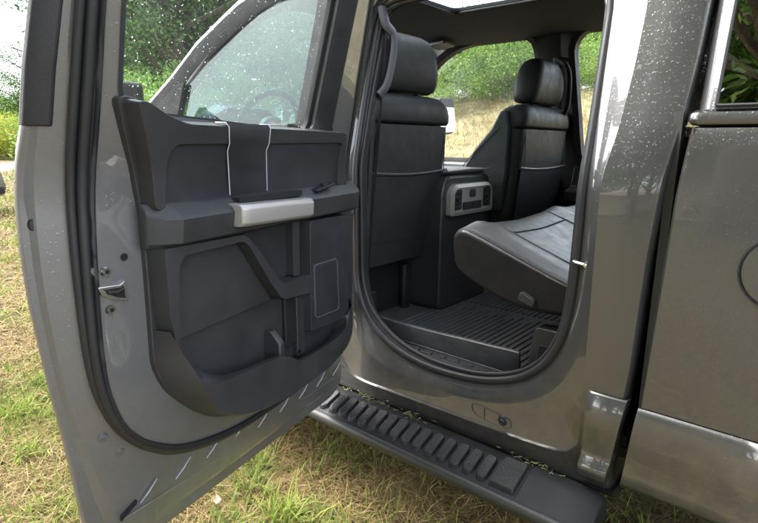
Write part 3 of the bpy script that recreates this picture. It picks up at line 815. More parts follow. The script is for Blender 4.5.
wsd = MB(); wsd.loft([[(-2.84, 1.63, 1.49), (-2.94, 1.95, 1.49), (-2.97, 2.35, 1.49), (-2.95, 2.75, 1.49), (-2.90, 3.10, 1.49)], [(-2.44, 1.665, 1.79), (-2.52, 2.0, 1.80), (-2.54, 2.35, 1.80), (-2.53, 2.7, 1.80), (-2.48, 3.07, 1.79)], [(-2.06, 1.70, 2.03), (-2.10, 2.0, 2.05), (-2.12, 2.35, 2.06), (-2.12, 2.7, 2.05), (-2.08, 3.04, 2.03)]], closed=False)
B(wsd, 'windshield', M['glass_far'], smooth=60)
for y0, y1 in ((YB + .09, 1.64), (3.18, 3.08)):
    ap = MB(); ap.tube([(-2.84, y0 - .0, 1.46), (-2.44, (y0 + y1) / 2 + (.02 if y0 < 2 else 0), 1.79), (-2.16, y1 + (.03 if y0 < 2 else 0), 1.94), (-1.95, y1 + .03, 1.97)], .03, 8)
    B(ap, 'windshield_pillar', M['plastic'], smooth=60)
# inner skin of the near side above/below the windows (B post trim)
bt = MB(); bt.prism(fillet([(-1.74, .60), (-1.74, 1.9), (-1.405, 1.9), (-1.385, 1.5), (-1.375, .60)], .02), YB + .085, YB + .105, lambda x, z, y: (x, y + lean(z), z)); bpost = B(bt, 'post_trim', M['plastic_dark'], bevel=.01)
ct = MB(); ct.prism([(-.56, .62), (-.57, 1.9), (-.37, 1.9), (-.37, .62)], YB + .085, YB + .16, lambda x, z, y: (x, y + lean(z), z)); B(ct, 'rear_post_trim', M['plastic_dark'], bevel=.01)
gh = MB(); gh.tube(catmull([(-1.39, YB + .20, 1.87), (-1.375, YB + .205, 1.81), (-1.37, YB + .245, 1.775), (-1.37, YB + .242, 1.70), (-1.375, YB + .215, 1.60), (-1.39, YB + .185, 1.555)], 5), .014, 8, flat=1.5); B(gh, 'grab_handle', M['plastic_grey'], bpost, smooth=60)
sb = MB(); sb.tube([(-1.40, YB + .22, 1.83), (-1.40, YB + .17, 1.30), (-1.43, YB + .13, .75)], .022, 6, flat=.12); B(sb, 'seat_belt', M['plastic_smooth'], bpost)
bk = MB(); bk.disc((-1.385, YB + .205, 1.572), (.6, -.5, .2), .007, .006, 10); B(bk, 'belt_bolt', M['steel'], bpost)

# ---- far side of the cab
FY = 3.20
flean = lambda z: -.25 * max(0, z - 1.30)
def farpanel(rect, win, cen, name, gname):
    out = [(rect[0], .6), (rect[1], .6), (rect[1], 1.99), (rect[0], 1.99)]
    an = sorted([k * 2 * math.pi / 90 - math.pi for k in range(90)] + [sdir2(p, cen) for p in out])
    f = lambda poly, y: [(x, y + flean(z), z) for x, z in rays(poly, cen, an)]
    m = MB(); m.loft([f(out, FY), f(offset(win, -.03), FY - .02), f(win, FY - .005), f(win, FY + .05), f(offset(win, -.03), FY + .07), f(out, FY + .07)])
    o = B(m, name, M['plastic_dark'], smooth=35)
    g = MB(); zs = np.linspace(1.22, 1.99, 7); x0, x1 = min(p[0] for p in win) - .02, max(p[0] for p in win) + .02
    g.loft([[(x, FY + .04 + flean(z), z) for x in np.linspace(x0, x1, 4)] for z in zs], closed=False)
    B(g, gname, M['glass_far'], o); return o
WF = fillet([(-2.70, 1.285), (-2.245, 1.755), (-2.09, 1.885), (-1.93, 1.955), (-1.72, 1.975), (-1.50, 1.972), (-1.44, 1.93), (-1.425, 1.80), (-1.41, 1.285)], [.02, .05, .08, .08, .05, .03, .03, .03, .03])
pdoor = farpanel((-2.95, -1.28), WF, (-1.85, 1.60), 'passenger_door', 'window_glass')
WR = fillet([(-1.165, 1.30), (-1.205, 1.90), (-1.16, 1.965), (-1.05, 1.975), (-.62, 1.95), (-.50, 1.75), (-.50, 1.30)], [.03, .04, .04, .03, .06, .05, .03])
rdoor = farpanel((-1.28, -.33), WR, (-.85, 1.62), 'passenger_rear_door', 'window_glass')
da = MB()
da.loft([[(x, y, z) for y, z in ((FY, .75), (FY - .06, .78), (FY - .09, 1.0), (FY - .16, 1.06), (FY - .16, 1.12), (FY - .06, 1.14), (FY - .03, 1.25), (FY, 1.27))] for x in (-2.6, -1.35)], (True, True)); B(da, 'door_armrest', M['plastic_smooth'], pdoor, bevel=.01)
da = MB()
da.loft([[(x, y, z) for y, z in ((FY, .75), (FY - .06, .78), (FY - .09, 1.0), (FY - .16, 1.06), (FY - .16, 1.12), (FY - .06, 1.14), (FY - .03, 1.25), (FY, 1.27))] for x in (-1.2, -.4)], (True, True)); B(da, 'door_armrest', M['plastic'], rdoor, bevel=.01)
bh = MB(); bh.tube(catmull([(-1.30, FY - .14, 1.84), (-1.25, FY - .20, 1.82), (-1.195, FY - .22, 1.76), (-1.19, FY - .21, 1.62), (-1.23, FY - .16, 1.54), (-1.30, FY - .12, 1.50)], 5), .012, 8); B(bh, 'grab_handle', M['plastic_dark'], rdoor, smooth=60)
sb = MB(); sb.tube([(-1.30, FY - .15, 1.85), (-1.31, FY - .06, 1.3), (-1.3, FY - .05, .8)], .022, 6, flat=.12); B(sb, 'seat_belt', M['plastic_smooth'], rdoor)
pm = MB()
pm.prism(fillet([(3.27, 1.43), (3.47, 1.45), (3.485, 1.50), (3.465, 1.68), (3.42, 1.70), (3.28, 1.69)], .03), -2.34, -2.22, lambda y, z, x: (x, y, z), .0)
pmir = B(pm, 'passenger_mirror', M['plastic_dark'], bevel=.012)
pg = MB(); pg.prism(fillet([(3.285, 1.45), (3.455, 1.465), (3.468, 1.50), (3.452, 1.665), (3.41, 1.685), (3.29, 1.675)], .025), -2.222, -2.214, lambda y, z, x: (x - .10 * (z - 1.45) + .012, y, z)); B(pg, 'mirror_glass', M['mirror'], pmir)

# ---- dashboard and steering wheel
db = MB(); rows = []
for y, hh, xx in ((1.56, 1.44, -2.48), (1.62, 1.52, -2.47), (1.70, 1.572, -2.46), (1.95, 1.575, -2.46), (2.06, 1.50, -2.46), (2.4, 1.44, -2.34), (3.0, 1.43, -2.30), (3.16, 1.38, -2.34)):
    rows.append([(-2.86, y, .7), (-2.86, y, 1.38), (-2.62, y, hh - .03), (xx - .12, y, hh), (xx, y, hh - .02), (xx + .02, y, hh - .10), (xx - .02, y, 1.2), (xx - .2, y, .75)])
db.loft(rows, (True, True)); dash = B(db, 'dashboard', M['plastic_smooth'], bevel=.008)
sw = MB(); q = Matrix.Rotation(R(-68), 3, 'Y'); C_ = Vector((-2.30, 1.83, 1.445))
sw.tube([C_ + q @ Vector((.19 * math.cos(k * math.pi / 20), .19 * math.sin(k * math.pi / 20), 0)) for k in range(40)], .016, 8, closed=True)
wheel_ = B(sw, 'steering_wheel', M['leather'], smooth=60)
hb = MB(); hb.disc(C_ + q @ Vector((0, 0, -.03)), q @ Vector((0, 0, 1)), .075, .05, 20, .06); B(hb, 'airbag_hub', M['plastic_smooth'], wheel_, bevel=.008)
for a in (0, math.pi, -math.pi / 2 if False else math.pi / 2):
    s_ = MB(); d_ = Vector((math.sin(a) * -1 if a == math.pi / 2 else 0, math.cos(a), 0)); s_.tube([C_ + q @ (d_ * .06), C_ + q @ (d_ * .178)], .018, 6, flat=.5); B(s_, 'spoke', M['plastic_smooth'], wheel_)
cs_ = MB(); cs_.tube([C_ + q @ Vector((0, 0, -.02)), C_ + q @ Vector((0, 0, -.28))], .035, 8); B(cs_, 'steering_column', M['plastic_dark'])
nt = MB(); nt.box((-2.13, 1.70, 1.40), (.10, .004, .05)); 

# ---- front seats
def srect(y0, y1, x0, x1, z, r=.05, n=5, bow=0):
    pts = fillet([(y0, x0), (y1, x0), (y1, x1), (y0, x1)], r, n)
    return [(x - bow * (1 - ((y - (y0 + y1) / 2) / ((y1 - y0) / 2)) ** 2), y, z) for y, x in pts]
def seat(name, yc, dx, hw, full):
    # x of the rear face falls forward towards the hip
    spec = [(.86, .21, -1.60, -1.47, .04), (.93, .25, -1.64, -1.455, .05), (1.0, .268, -1.66, -1.44, .055), (1.08, .276, -1.66, -1.43, .06), (1.20, .278, -1.63, -1.415, .06), (1.32, .285, -1.60, -1.405, .06), (1.40, .286, -1.575, -1.40, .06), (1.452, .285, -1.56, -1.398, .06)]
    b = MB(); b.loft([srect(yc - w * hw, yc + w * hw, x0 + dx, x1 + dx, z, r, 5, -.012) for z, w, x0, x1, r in spec], (True, True))
    s = B(b, name, M['leather'], smooth=50, sub=0)
    u = MB(); spec2 = [(1.456, .285, -1.56, -1.396, .06), (1.47, .290, -1.555, -1.388, .06), (1.50, .288, -1.545, -1.384, .07), (1.53, .280, -1.54, -1.387, .07), (1.552, .264, -1.53, -1.396, .065), (1.568, .236, -1.51, -1.412, .05), (1.576, .19, -1.49, -1.435, .03)]
    u.loft([srect(yc - w * hw, yc + w * hw, x0 + dx, x1 + dx, z, r, 5, -.010) for z, w, x0, x1, r in spec2], (True, True)); B(u, 'upper_backrest', M['leather'], s, smooth=60)
    h = MB(); spec3 = [(1.583, .160, -1.50, -1.43, .03), (1.594, .185, -1.52, -1.410, .045), (1.625, .196, -1.53, -1.395, .06), (1.67, .192, -1.532, -1.388, .065), (1.72, .178, -1.53, -1.387, .065), (1.765, .158, -1.52, -1.394, .06), (1.792, .134, -1.505, -1.408, .05), (1.808, .095, -1.485, -1.43, .025)]
    h.loft([srect(yc - w, yc + w, x0 + dx, x1 + dx, z, r, 5, -.012) for z, w, x0, x1, r in spec3], (True, True)); hd = B(h, 'headrest', M['leather'], s, smooth=60)
    for sg_ in (-1, 1):
        p = MB(); p.tube([(-1.455 + dx, yc + sg_ * .085, 1.55), (-1.455 + dx, yc + sg_ * .085, 1.62)], .007, 8); B(p, 'headrest_post', M['chrome'], s)
        p = MB(); p.disc((-1.455 + dx, yc + sg_ * .085, 1.570), (0, 0, 1), .016, .012, 12, .012); B(p, 'post_collar', M['plastic_dark'], s)
    pk = MB(); zt = 1.245
    pk.loft([[(x1 + dx + .006, yc + k * w * hw * .9, z + (.012 * k * k)) for k in np.linspace(-1, 1, 9)] for z, w, x1 in ((1.245, .283, -1.412), (1.24, .283, -1.404), (1.15, .278, -1.416), (1.02, .265, -1.432), (.96, .25, -1.446))], closed=False); B(pk, 'map_pocket', M['leather'], s, smooth=50)
    pp_ = MB(); pp_.tube([(-1.397 + dx, yc + k * .262 * hw, 1.250 + .012 * k * k) for k in np.linspace(-1, 1, 12)], .006, 6); B(pp_, 'pocket_piping', M['leather_lit'], s)
    for sg_ in (-1, 1):
        st_ = MB(); st_.tube([(-1.397 + dx + (0.004 if z < 1.4 else 0), yc + sg_ * (.235 if z > 1.2 else .225) * hw, z) for z in (1.44, 1.36, 1.28, 1.26)], .0022, 5)
        B(st_, 'seam_stitching', M['plastic_grey'], s)
    cu = MB(); cu.loft([srect(yc - .265 * hw, yc + .265 * hw, -2.10 + dx + a_, -1.55 + dx - a_, z, .07, 5) for z, a_ in ((.84, .03), (.86, 0), (.95, 0), (.99, .02), (1.0, .06))], (True, True)); B(cu, 'seat_cushion', M['leather'], s, smooth=50)
    tr_ = MB(); tr_.box((-1.78 + dx, yc, .70), (.44, .40, .26)); tr_.box((-1.52 + dx, yc + .13, .70), (.03, .05, .24)); tr_.box((-1.52 + dx, yc - .13, .66), (.05, .05, .16)); B(tr_, 'seat_base', M['plastic_dark'], s, bevel=.01)
    return s
seat('driver_seat', 1.868, .0, 1.0, True)
ps = seat('passenger_seat', 2.835, .165, 1.07, True)
bo = MB(); bo.loft([[(x, y, z) for x, z in ((-1.60, 1.04), (-1.56, 1.22), (-1.47, 1.36), (-1.385, 1.455), (-1.34, 1.54), (-1.30, 1.545), (-1.28, 1.45), (-1.285, 1.22), (-1.31, 1.04))] for y in (2.505, 2.53, 2.58)], (True, True)); B(bo, 'side_bolster', M['leather'], ps, bevel=.012, smooth=50)
ss = MB(); ss.tube(catmull([(-1.59, 2.501, 1.14), (-1.53, 2.501, 1.27), (-1.42, 2.501, 1.385), (-1.34, 2.501, 1.46)], 5), .002, 5); B(ss, 'bolster_seam', M['plastic_grey'], ps)

# ---- console between the front seats
co_ = MB()
co_.prism(fillet([(2.055, .60), (2.055, 1.17), (2.09, 1.235), (2.46, 1.235), (2.495, 1.17), (2.495, .60)], .03), -2.2, -1.36, lambda y, z, x: (x, y, z)); cons = B(co_, 'centre_console', M['plastic_smooth'], bevel=.012)
li = MB(); li.prism(fillet([(-2.1, 2.09), (-2.1, 2.46), (-1.37, 2.46), (-1.37, 2.09)], .04), 1.237, 1.262, lambda x, y, z: (x, y, z)); B(li, 'console_lid', M['leather_lit'], cons, bevel=.01)
tr_ = MB(); tr_.tube([(-1.36, 2.08, 1.256), (-1.352, 2.27, 1.262), (-1.36, 2.47, 1.256)], .006, 6); B(tr_, 'lid_trim', M['silver'], cons)
bz = MB(); F = [(2.085, 1.050), (2.470, 1.050), (2.478, 1.07), (2.470, 1.165), (2.43, 1.195), (2.12, 1.195), (2.085, 1.165)]
F = fillet(F, .02, 4); fi = fillet([(2.115, 1.066), (2.452, 1.066), (2.458, 1.08), (2.452, 1.158), (2.425, 1.178), (2.14, 1.178), (2.115, 1.155)], .015, 4)
mk = lambda p, x: [(x, y, z) for y, z in p]
bz.loft([mk(F, -1.362), mk(F, -1.338), mk(fi, -1.334), mk(fi, -1.348)]); B(bz, 'panel_bezel', M['silver'], cons, smooth=30)
pn = MB(); pn.prism(fi, -1.352, -1.346, lambda y, z, x: (x, y, z)); B(pn, 'switch_panel', M['silver'], cons)
for y0, y1 in ((2.118, 2.185), (2.395, 2.452)):
    v = MB(); v.prism(fillet([(y0, 1.076), (y1, 1.076), (y1, 1.168), (y0, 1.168)], .008, 3), -1.346, -1.340, lambda y, z, x: (x, y, z)); vv = B(v, 'air_vent', M['plastic_dark'], cons)
    v = MB()
    for k in range(4): v.box((-1.338, (y0 + y1) / 2, 1.09 + k * .022), (.006, y1 - y0 - .008, .004), Matrix.Rotation(.4, 3, 'Y'))
    v.box((-1.334, (y0 + y1) / 2, 1.122), (.006, .012, .010)); B(v, 'vent_slats', M['plastic_smooth'], cons)
for y0, y1, z0, z1 in ((2.205, 2.285, 1.070, 1.108), (2.293, 2.372, 1.070, 1.108)):
    v = MB(); v.prism(fillet([(y0, z0), (y1, z0), (y1, z1), (y0, z1)], .006, 3), -1.346, -1.340, lambda y, z, x: (x, y, z)); B(v, 'switch', M['plastic_dark'], cons, bevel=.002)
v = MB(); v.prism(fillet([(2.268, 1.128), (2.312, 1.128), (2.318, 1.145), (2.312, 1.166), (2.268, 1.166), (2.262, 1.145)], .008, 3), -1.346, -1.341, lambda y, z, x: (x, y, z)); B(v, 'power_outlet', M['plastic_dark'], cons, bevel=.002)

# ---- rear bench
def prof_at(k, y):
    """section of the cushion in x,z; k squeezes it for the rounded ends"""
    P = [(-1.008, 1.010), (-1.012, 1.052), (-1.000, 1.080), (-.965, 1.086), (-.88, 1.058), (-.76, 1.012), (-.66, .975), (-.57, .945), (-.50, .93), (-.50, .87), (-.60, .852), (-.74, .850), (-.87, .885), (-.965, .930), (-.998, .962)]
    P = catmull(P, 4, True); cx = sum(p.x for p in P) / len(P); cz = sum(p.y for p in P) / len(P)
    o = []
    for p in P:
        top = max(0, min(1, (p.y - (cz + (cx - p.x) * .25)) / .05))
        bol = .018 * math.exp(-((y - 1.72) / .07) ** 2) + .016 * math.exp(-((y - 2.42) / .08) ** 2) - .010 * math.exp(-((y - 2.06) / .16) ** 2)
        o.append((cx + (p.x - cx) * (1 - .16 * (1 - k)), y, cz + (p.y - cz) * (1 - .5 * (1 - k)) + bol * top * k))
    return o
cu = MB(); rows = []
for k, y in ((.66, 1.598), (.86, 1.601), (.95, 1.607), (1, 1.618)) : rows.append(prof_at(k, y))
for y in np.arange(1.66, 2.42, .03): rows.append(prof_at(1, float(y)))
rows += [prof_at(1, 2.43), prof_at(.93, 2.445), prof_at(.80, 2.455)]
cu.loft(rows, (True, True)); rs = B(cu, 'rear_seat', M['leather_shaded'], smooth=60)
rs.data.materials.append(M['leather_lit'])
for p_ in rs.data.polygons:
    if p_.normal.z > .72: p_.material_index = 1  # upward faces take the lit copy of the leather
c2 = MB(); rows = [prof_at(.80, 2.462), prof_at(.93, 2.47), prof_at(1, 2.485)] + [prof_at(1, float(y)) for y in np.arange(2.5, 3.06, .05)] + [prof_at(.9, 3.08), prof_at(.5, 3.1)]
c2.loft(rows, (True, True)); B(c2, 'centre_cushion', M['leather_lit'], rs, smooth=60)
def topz(x): 
    pts = [(-1.0, 1.082), (-.965, 1.089), (-.88, 1.061), (-.76, 1.015), (-.66, .978), (-.57, .948), (-.5, .932)]
    for (a, za), (b, zb) in zip(pts, pts[1:]):
        if a <= x <= b: return za + (zb - za) * (x - a) / (b - a)
    return .93
sm_ = MB()
def bolz(x, y): return topz(x) + .018 * math.exp(-((y - 1.72) / .07) ** 2) + .016 * math.exp(-((y - 2.42) / .08) ** 2) - .010 * math.exp(-((y - 2.06) / .16) ** 2) - .0012
for y in (1.795, 2.30): sm_.tube([(x, y, bolz(x, y)) for x in np.linspace(-.97, -.52, 14)], .003, 6)
sm_.tube([(-.885, y, bolz(-.885, y)) for y in np.linspace(1.795, 2.30, 14)], .003, 6)
sm_.tube([(x, 1.613, bolz(x, 1.613) - .001) for x in np.linspace(-.985, -.52, 14)], .0042, 6)
sm_.tube([(-.992, y, bolz(-.992, y) - .002) for y in np.linspace(1.655, 2.43, 14)], .0035, 6)
B(sm_, 'seat_piping', M['leather'], rs)
for dy in (.004, .013):
    st_ = MB(); st_.tube([(x, 1.622 + dy, bolz(x, 1.622 + dy) + .0008) for x in np.linspace(-.975, -.54, 14)], .0011, 4)
    B(st_, 'seam_stitching', M['plastic_grey'], rs)
bk_ = MB(); bk_.loft([[(x, y, z) for x, z in ((-.50, .93), (-.60, .96), (-.595, 1.2), (-.54, 1.52), (-.50, 1.56), (-.42, 1.55), (-.41, .93))] for y in (1.64, 1.66, 3.04, 3.06)], (True, True)); B(bk_, 'rear_backrest', M['leather'], rs, bevel=.02, smooth=50)
for yy in (1.95, 2.78):
    h = MB(); h.loft([srect(yy - w, yy + w, x0, x1, z, .03, 4) for z, w, x0, x1 in ((1.59, .12, -.52, -.43), (1.61, .13, -.53, -.42), (1.72, .12, -.53, -.42), (1.74, .10, -.51, -.44))], (True, True)); B(h, 'rear_headrest', M['leather'], rs, smooth=60)
lv = MB(); lv.prism(fillet([(-.745, .885), (-.690, .868), (-.685, .892), (-.735, .915)], .01, 3), 1.578, 1.606, lambda x, z, y: (x, y, z)); B(lv, 'seat_lever', M['plastic'], rs, bevel=.006)
lg = MB(); lg.prism(fillet([(-.70, .60), (-.70, .70), (-.685, .80), (-.60, .80), (-.58, .60)], .015, 3), 1.60, 1.66, lambda x, z, y: (x, y, z)); B(lg, 'seat_leg', M['plastic'], rs, bevel=.008)
lg = MB(); lg.prism(fillet([(-.665, .66), (-.665, .745), (-.615, .745), (-.615, .66)], .01, 3), 1.592, 1.601, lambda x, z, y: (x, y, z)); B(lg, 'leg_socket', M['dark'], rs)
sk = MB(); sk.prism([(-1.0, .58), (-.96, .98), (-.72, .86), (-.45, .86), (-.45, .58)], 1.75, 3.0, lambda x, z, y: (x, y, z)); 
us = MB(); us.prism([(-.62, .58), (-.62, .84), (-.42, .86), (-.42, .58)], 1.7, 3.05, lambda x, z, y: (x, y, z)); B(us, 'under_seat_box', M['plastic_dark'], rs)

# ---- running board
DY = .03
rb = MB()
prof = [(1.425, .395), (1.425, .412), (1.405, .420), (1.372, .424), (1.350, .420), (1.262, .388), (1.250, .384), (1.243, .374), (1.262, .352), (1.34, .346), (1.40, .365)]
rb.loft([[(x, y + DY, z) for y, z in prof] for x in (-3.05, -.57)], (True, True)); run = B(rb, 'running_board', M['plastic_dark'], bevel=.004)
rl = MB(); rl.loft([[(x, y + DY, z) for y, z in ((1.262, .386), (1.254, .3905), (1.243, .388), (1.237, .378), (1.238, .362), (1.248, .350), (1.28, .348))] for x in (-3.05, -.39)], (True, True)); B(rl, 'edge_rail', M['rail'], run, smooth=50)
def slope(y): return .420 + (y - 1.350) / (1.350 - 1.262) * .032
for k in range(48):
    x = -.697 - k * .0485
    w = .0395
    p = MB()
    top = [(x - w / 2 + .004, 1.360), (x + w / 2 - .004, 1.360), (x + w / 2, 1.345), (x + w / 2, 1.285), (x + w / 2 - .010, 1.268), (x - w / 2 + .010, 1.268), (x - w / 2, 1.285), (x - w / 2, 1.345)]
    zf = lambda y: slope(min(y, 1.348)) + (.000 if y < 1.35 else .0)
    t2 = offset(top, .0035)
    p.loft([[(a, b + DY, zf(b) - .004) for a, b in top], [(a, b + DY, zf(b) + .015) for a, b in t2]], (True, True))
    p.build('tread_pad', M['tread'], run, bevel=.0025)
p = MB(); top = [(-.667, 1.385), (-.588, 1.385), (-.585, 1.345), (-.585, 1.268), (-.667, 1.268), (-.670, 1.345)]
p.loft([[(a, b + DY, slope(min(b, 1.348)) - .004) for a, b in top], [(a, b + DY, slope(min(b, 1.348)) + .016) for a, b in offset(top, .004)]], (True, True)); p.build('end_pad', M['tread'], run, bevel=.003)
ec = MB(); ec.loft([[(x, y + DY, z - d) for y, z in ((1.425, .36), (1.425, .416), (1.39, .424), (1.350, .420), (1.262, .386), (1.252, .376), (1.262, .35))] for x, d in ((-.580, -.003), (-.45, 0.001), (-.40, .004), (-.37, .020))], (True, True)); B(ec, 'end_cap', M['plastic_dark'], run, bevel=.004)
for xx, yy in ((-.548, 1.398), (-.522, 1.392)):
    h = MB(); h.disc((xx, yy + DY, .4225), (0, 0, 1), .006, .003, 10); B(h, 'bolt_hole', M['dark'], run)
for xx in (-2.8, -1.6, -.62):
    bg_ = MB(); bg_.box((xx, 1.50, .37), (.06, .2, .03))
    B(bg_, 'step_bracket', M['plastic_dark'], run, bevel=.004)
# grass clippings washed against the sill
cb = MB()
for k in range(105):
    if k < 75: x, y = random.choice((-1.36, -1.27, -1.22, -1.05)) + random.gauss(0, .035), 1.430 + random.gauss(0, .012)
    else: x, y = random.gauss(-.60, .045), 1.436 + random.gauss(0, .006)
    z = .424 + random.random() * .008; a = random.gauss(0, .6); l = random.uniform(.002, .009)
    cb.tube([(x - l * math.cos(a), y - l * math.sin(a), z), (x, y, z + random.uniform(.0, .006)), (x + l * math.cos(a), y + l * math.sin(a), z + .001)], random.uniform(.0006, .0014), 4)
M['clip'] = simple('clippings', (.20, .20, .08), .8, noise=.7, sc=60)
tag(cb.build('grass_clippings', M['clip']), 'scattered grass clippings lying along the inner edge of the running board', 'debris', kind='stuff')

# ---- cargo bed and canopy
def ybed(x, z):
    y = YB + .005 + .05 * max(0, z - 1.30) ** 2 * 6
    return y
bedx = lambda z: float(np.interp(z, [.44, .70, 1.0, 1.30, 1.42], [-.336, -.314, -.302, -.291, -.277]))
bd = MB()
ARC = (.576, .40, .60)                        # wheel arch centre x,z and radius
def bed_x(z): return -.298 + (.02 if z > 1.38 else 0) * (z - 1.38) / .05
topo = []
nx = 40
colx = np.concatenate([[-.293], np.linspace(-.28, -.10, 8), np.linspace(-.09, 1.15, 44), np.linspace(1.2, 1.75, 6)])
rows = []
for x in colx:
    zb = .70
    d = abs(x - ARC[0])
    if d < ARC[2]: zb = max(.70, ARC[1] + math.sqrt(ARC[2] ** 2 - d * d))
    col = [(x, ybed(x, z), z) for z in np.concatenate([np.linspace(zb, 1.37, 9), [1.405, 1.418, 1.424]])]
    if x < -.285: col = [(bedx(q[2]), q[1], q[2]) for q in col]
    col[-2] = (col[-2][0], col[-2][1] + .006, 1.420); col[-1] = (col[-1][0], col[-1][1] + .03, 1.424)
    rows.append(col)
bd.loft(rows, closed=False)
# front edge returns into the gap
fe = [(bedx(z), ybed(0, z), z) for z in np.concatenate([np.linspace(.47, 1.37, 9), [1.405, 1.418, 1.424]])]
bd.loft([fe, [(x - .006, y + .008, z) for x, y, z in fe], [(x - .008, y + .03, z) for x, y, z in fe], [(x - .008, y + .30, z) for x, y, z in fe]], closed=False)
bed = B(bd, 'cargo_bed', M['paint_wet'], smooth=40)
gf = MB(); gf.box((-.318, YB + .095, .96), (.020, .12, 1.0)); gf.box((-.318, 2.4, .96), (.020, 1.6, 1.0)); B(gf, 'gap_shade', M['gap_grey'], bed)  # added filler, its grey paints the shade inside the gap
bi = MB(); bi.box((.73, 2.35, 1.0), (2.0, 1.6, .78)); B(bi, 'bed_box', M['plastic_dark'], bed)
flr = MB(); rows = []
for x in np.concatenate([[-.302], np.linspace(-.27, -.12, 8), np.linspace(-.11, 1.15, 46), np.linspace(1.2, 1.75, 6)]):
    d = abs(x - ARC[0]); zt = .695
    arch = d < ARC[2] + .09
    if arch: zt = max(.695, ARC[1] + math.sqrt(max(0, (ARC[2] + .09) ** 2 - d * d)))
    zi = .452
    if d < ARC[2] - .01: zi = max(.452, ARC[1] + math.sqrt((ARC[2] - .01) ** 2 - d * d))
    bl = max(0, min(1, 1 - (d - ARC[2]) / .12)) if arch or d < ARC[2] + .12 else 0
    row_ = ([(x, ybed(x, zt) - .002, zt + .003), (x, ybed(x, zt) - .010, zt - .001), (x, ybed(x, zt) - .014 - .004 * bl, zt * .93 + zi * .07), (x, ybed(x, zt) - .019 - .012 * bl, zt * .78 + zi * .22), (x, ybed(x, zt) - .018 - .02 * bl, zt * .45 + zi * .55), (x, ybed(x, zt) - .017 - .02 * bl, zt * .2 + zi * .8), (x, ybed(x, zt) - .022 - .02 * bl, zt * .10 + zi * .9), (x, ybed(x, zt) - .012 - .02 * bl, zi + .008), (x, ybed(x, zt) + .01 - .02 * bl, zi), (x, ybed(x, zt) + .09, zi + .002)])
    rows.append([(bedx(q[2]) - .006, q[1], q[2]) for q in row_] if x < -.3 else row_)
flr.loft(rows, closed=False); B(flr, 'fender_flare', M['paint_wet'], bed, smooth=50)
fr_ = MB(); FC = (-.063, 1.105)
fr_.loft([[(FC[0] + r * math.cos(k * math.pi / 24), y, FC[1] + r * math.sin(k * math.pi / 24)) for k in range(48)] for r, y in ((.0875, YB + .003), (.0865, YB - .0008), (.0828, YB - .0012), (.0815, YB + .003))]); B(fr_, 'fuel_door_gap', M['dark'], bed)
fdv = MB(); fdv.disc((FC[0], YB + .0045, FC[1]), (0, -1, 0), 0.0805, .0055, 48, .079); B(fdv, 'fuel_door', M['paint_wet'], bed, smooth=30)
rail = MB(); rows = []
for x, s_ in ((-.296, .55), (-.288, .85), (-.27, 1), (1.75, 1)):
    rows.append([(x, YB + .060 + (y - YB - .06) * s_, 1.445 + (z - 1.445) * s_) for y, z in ((YB + .035, 1.424), (YB + .016, 1.428), (YB + .010, 1.440), (YB + .016, 1.455), (YB + .05, 1.464), (YB + .12, 1.466), (YB + .12, 1.424))])
rail.loft(rows, (True, True)); B(rail, 'bed_rail', M['paint_wet'], bed, smooth=50)
tg = MB(); tg.box((1.76, 2.35, 1.06), (.05, 1.7, .72)); B(tg, 'tailgate', M['paint_wet'], bed, bevel=.01)
cn = MB(); rows = []
ycan = lambda z: YB + .022 + .27 * (z - 1.466)
CX0 = lambda z: -.287 - .01 * (z - 1.45)
for z in (1.462, 1.50, 1.62, 1.76, 1.90, 1.99, 2.03):
    y = ycan(z) + (.03 if z > 2 else 0); x = CX0(z)
    rows.append([(x + .0, y + .26, z), (x - .0, y + .075, z), (x + .005, y + .046, z), (x + .016, y + .022, z), (x + .030, y + .008, z), (x + .040, y + .003, z), (-.243, y, z)])
cn.loft(rows, closed=False)
cn.loft([[(1.75, ycan(z), z) for z in (1.462, 1.50)], [(-.244, ycan(z), z) for z in (1.462, 1.50)]], closed=False)
cn.loft([[(1.75, ycan(z), z) for z in (1.90, 2.03)], [(-.244, ycan(z), z) for z in (1.90, 2.03)]], closed=False)
cn.loft([[(-.28, 1.62, 2.03), (-.28, 1.72, 2.07), (-.28, 2.35, 2.09), (-.28, 3.0, 2.07), (-.28, 3.15, 2.0), (-.28, 3.24, 1.46)], [(1.76, 1.62, 2.03), (1.76, 1.72, 2.07), (1.76, 2.35, 2.09), (1.76, 3.0, 2.07), (1.76, 3.15, 2.0), (1.76, 3.24, 1.46)]], closed=False)
cn.loft([[(-.275, 1.68, 1.46), (-.275, 1.68, 2.06)], [(-.275, 3.2, 1.46), (-.275, 3.1, 2.06)]], closed=False)
canopy = B(cn, 'bed_canopy', M['paint_wet'], smooth=40)
cg = MB(); cg.loft([[(x, ycan(z) - .003, z) for x in np.linspace(-.240, .80, 8)] for z in np.linspace(1.472, 1.93, 6)], closed=False)
o = B(cg, 'canopy_window', M['glass_canopy'], canopy, smooth=60)
ce = MB(); ce.tube([(-.2405, ycan(z) - .003, z) for z in np.linspace(1.470, 1.93, 6)], .0035, 6); ce.tube([(x, ycan(1.470) - .002, 1.470) for x in (-.2405, .8)], .004, 6); B(ce, 'window_gasket', M['rubber'], canopy)
ci = MB(); ci.box((.75, 2.4, 1.75), (1.9, 1.2, .5)); 

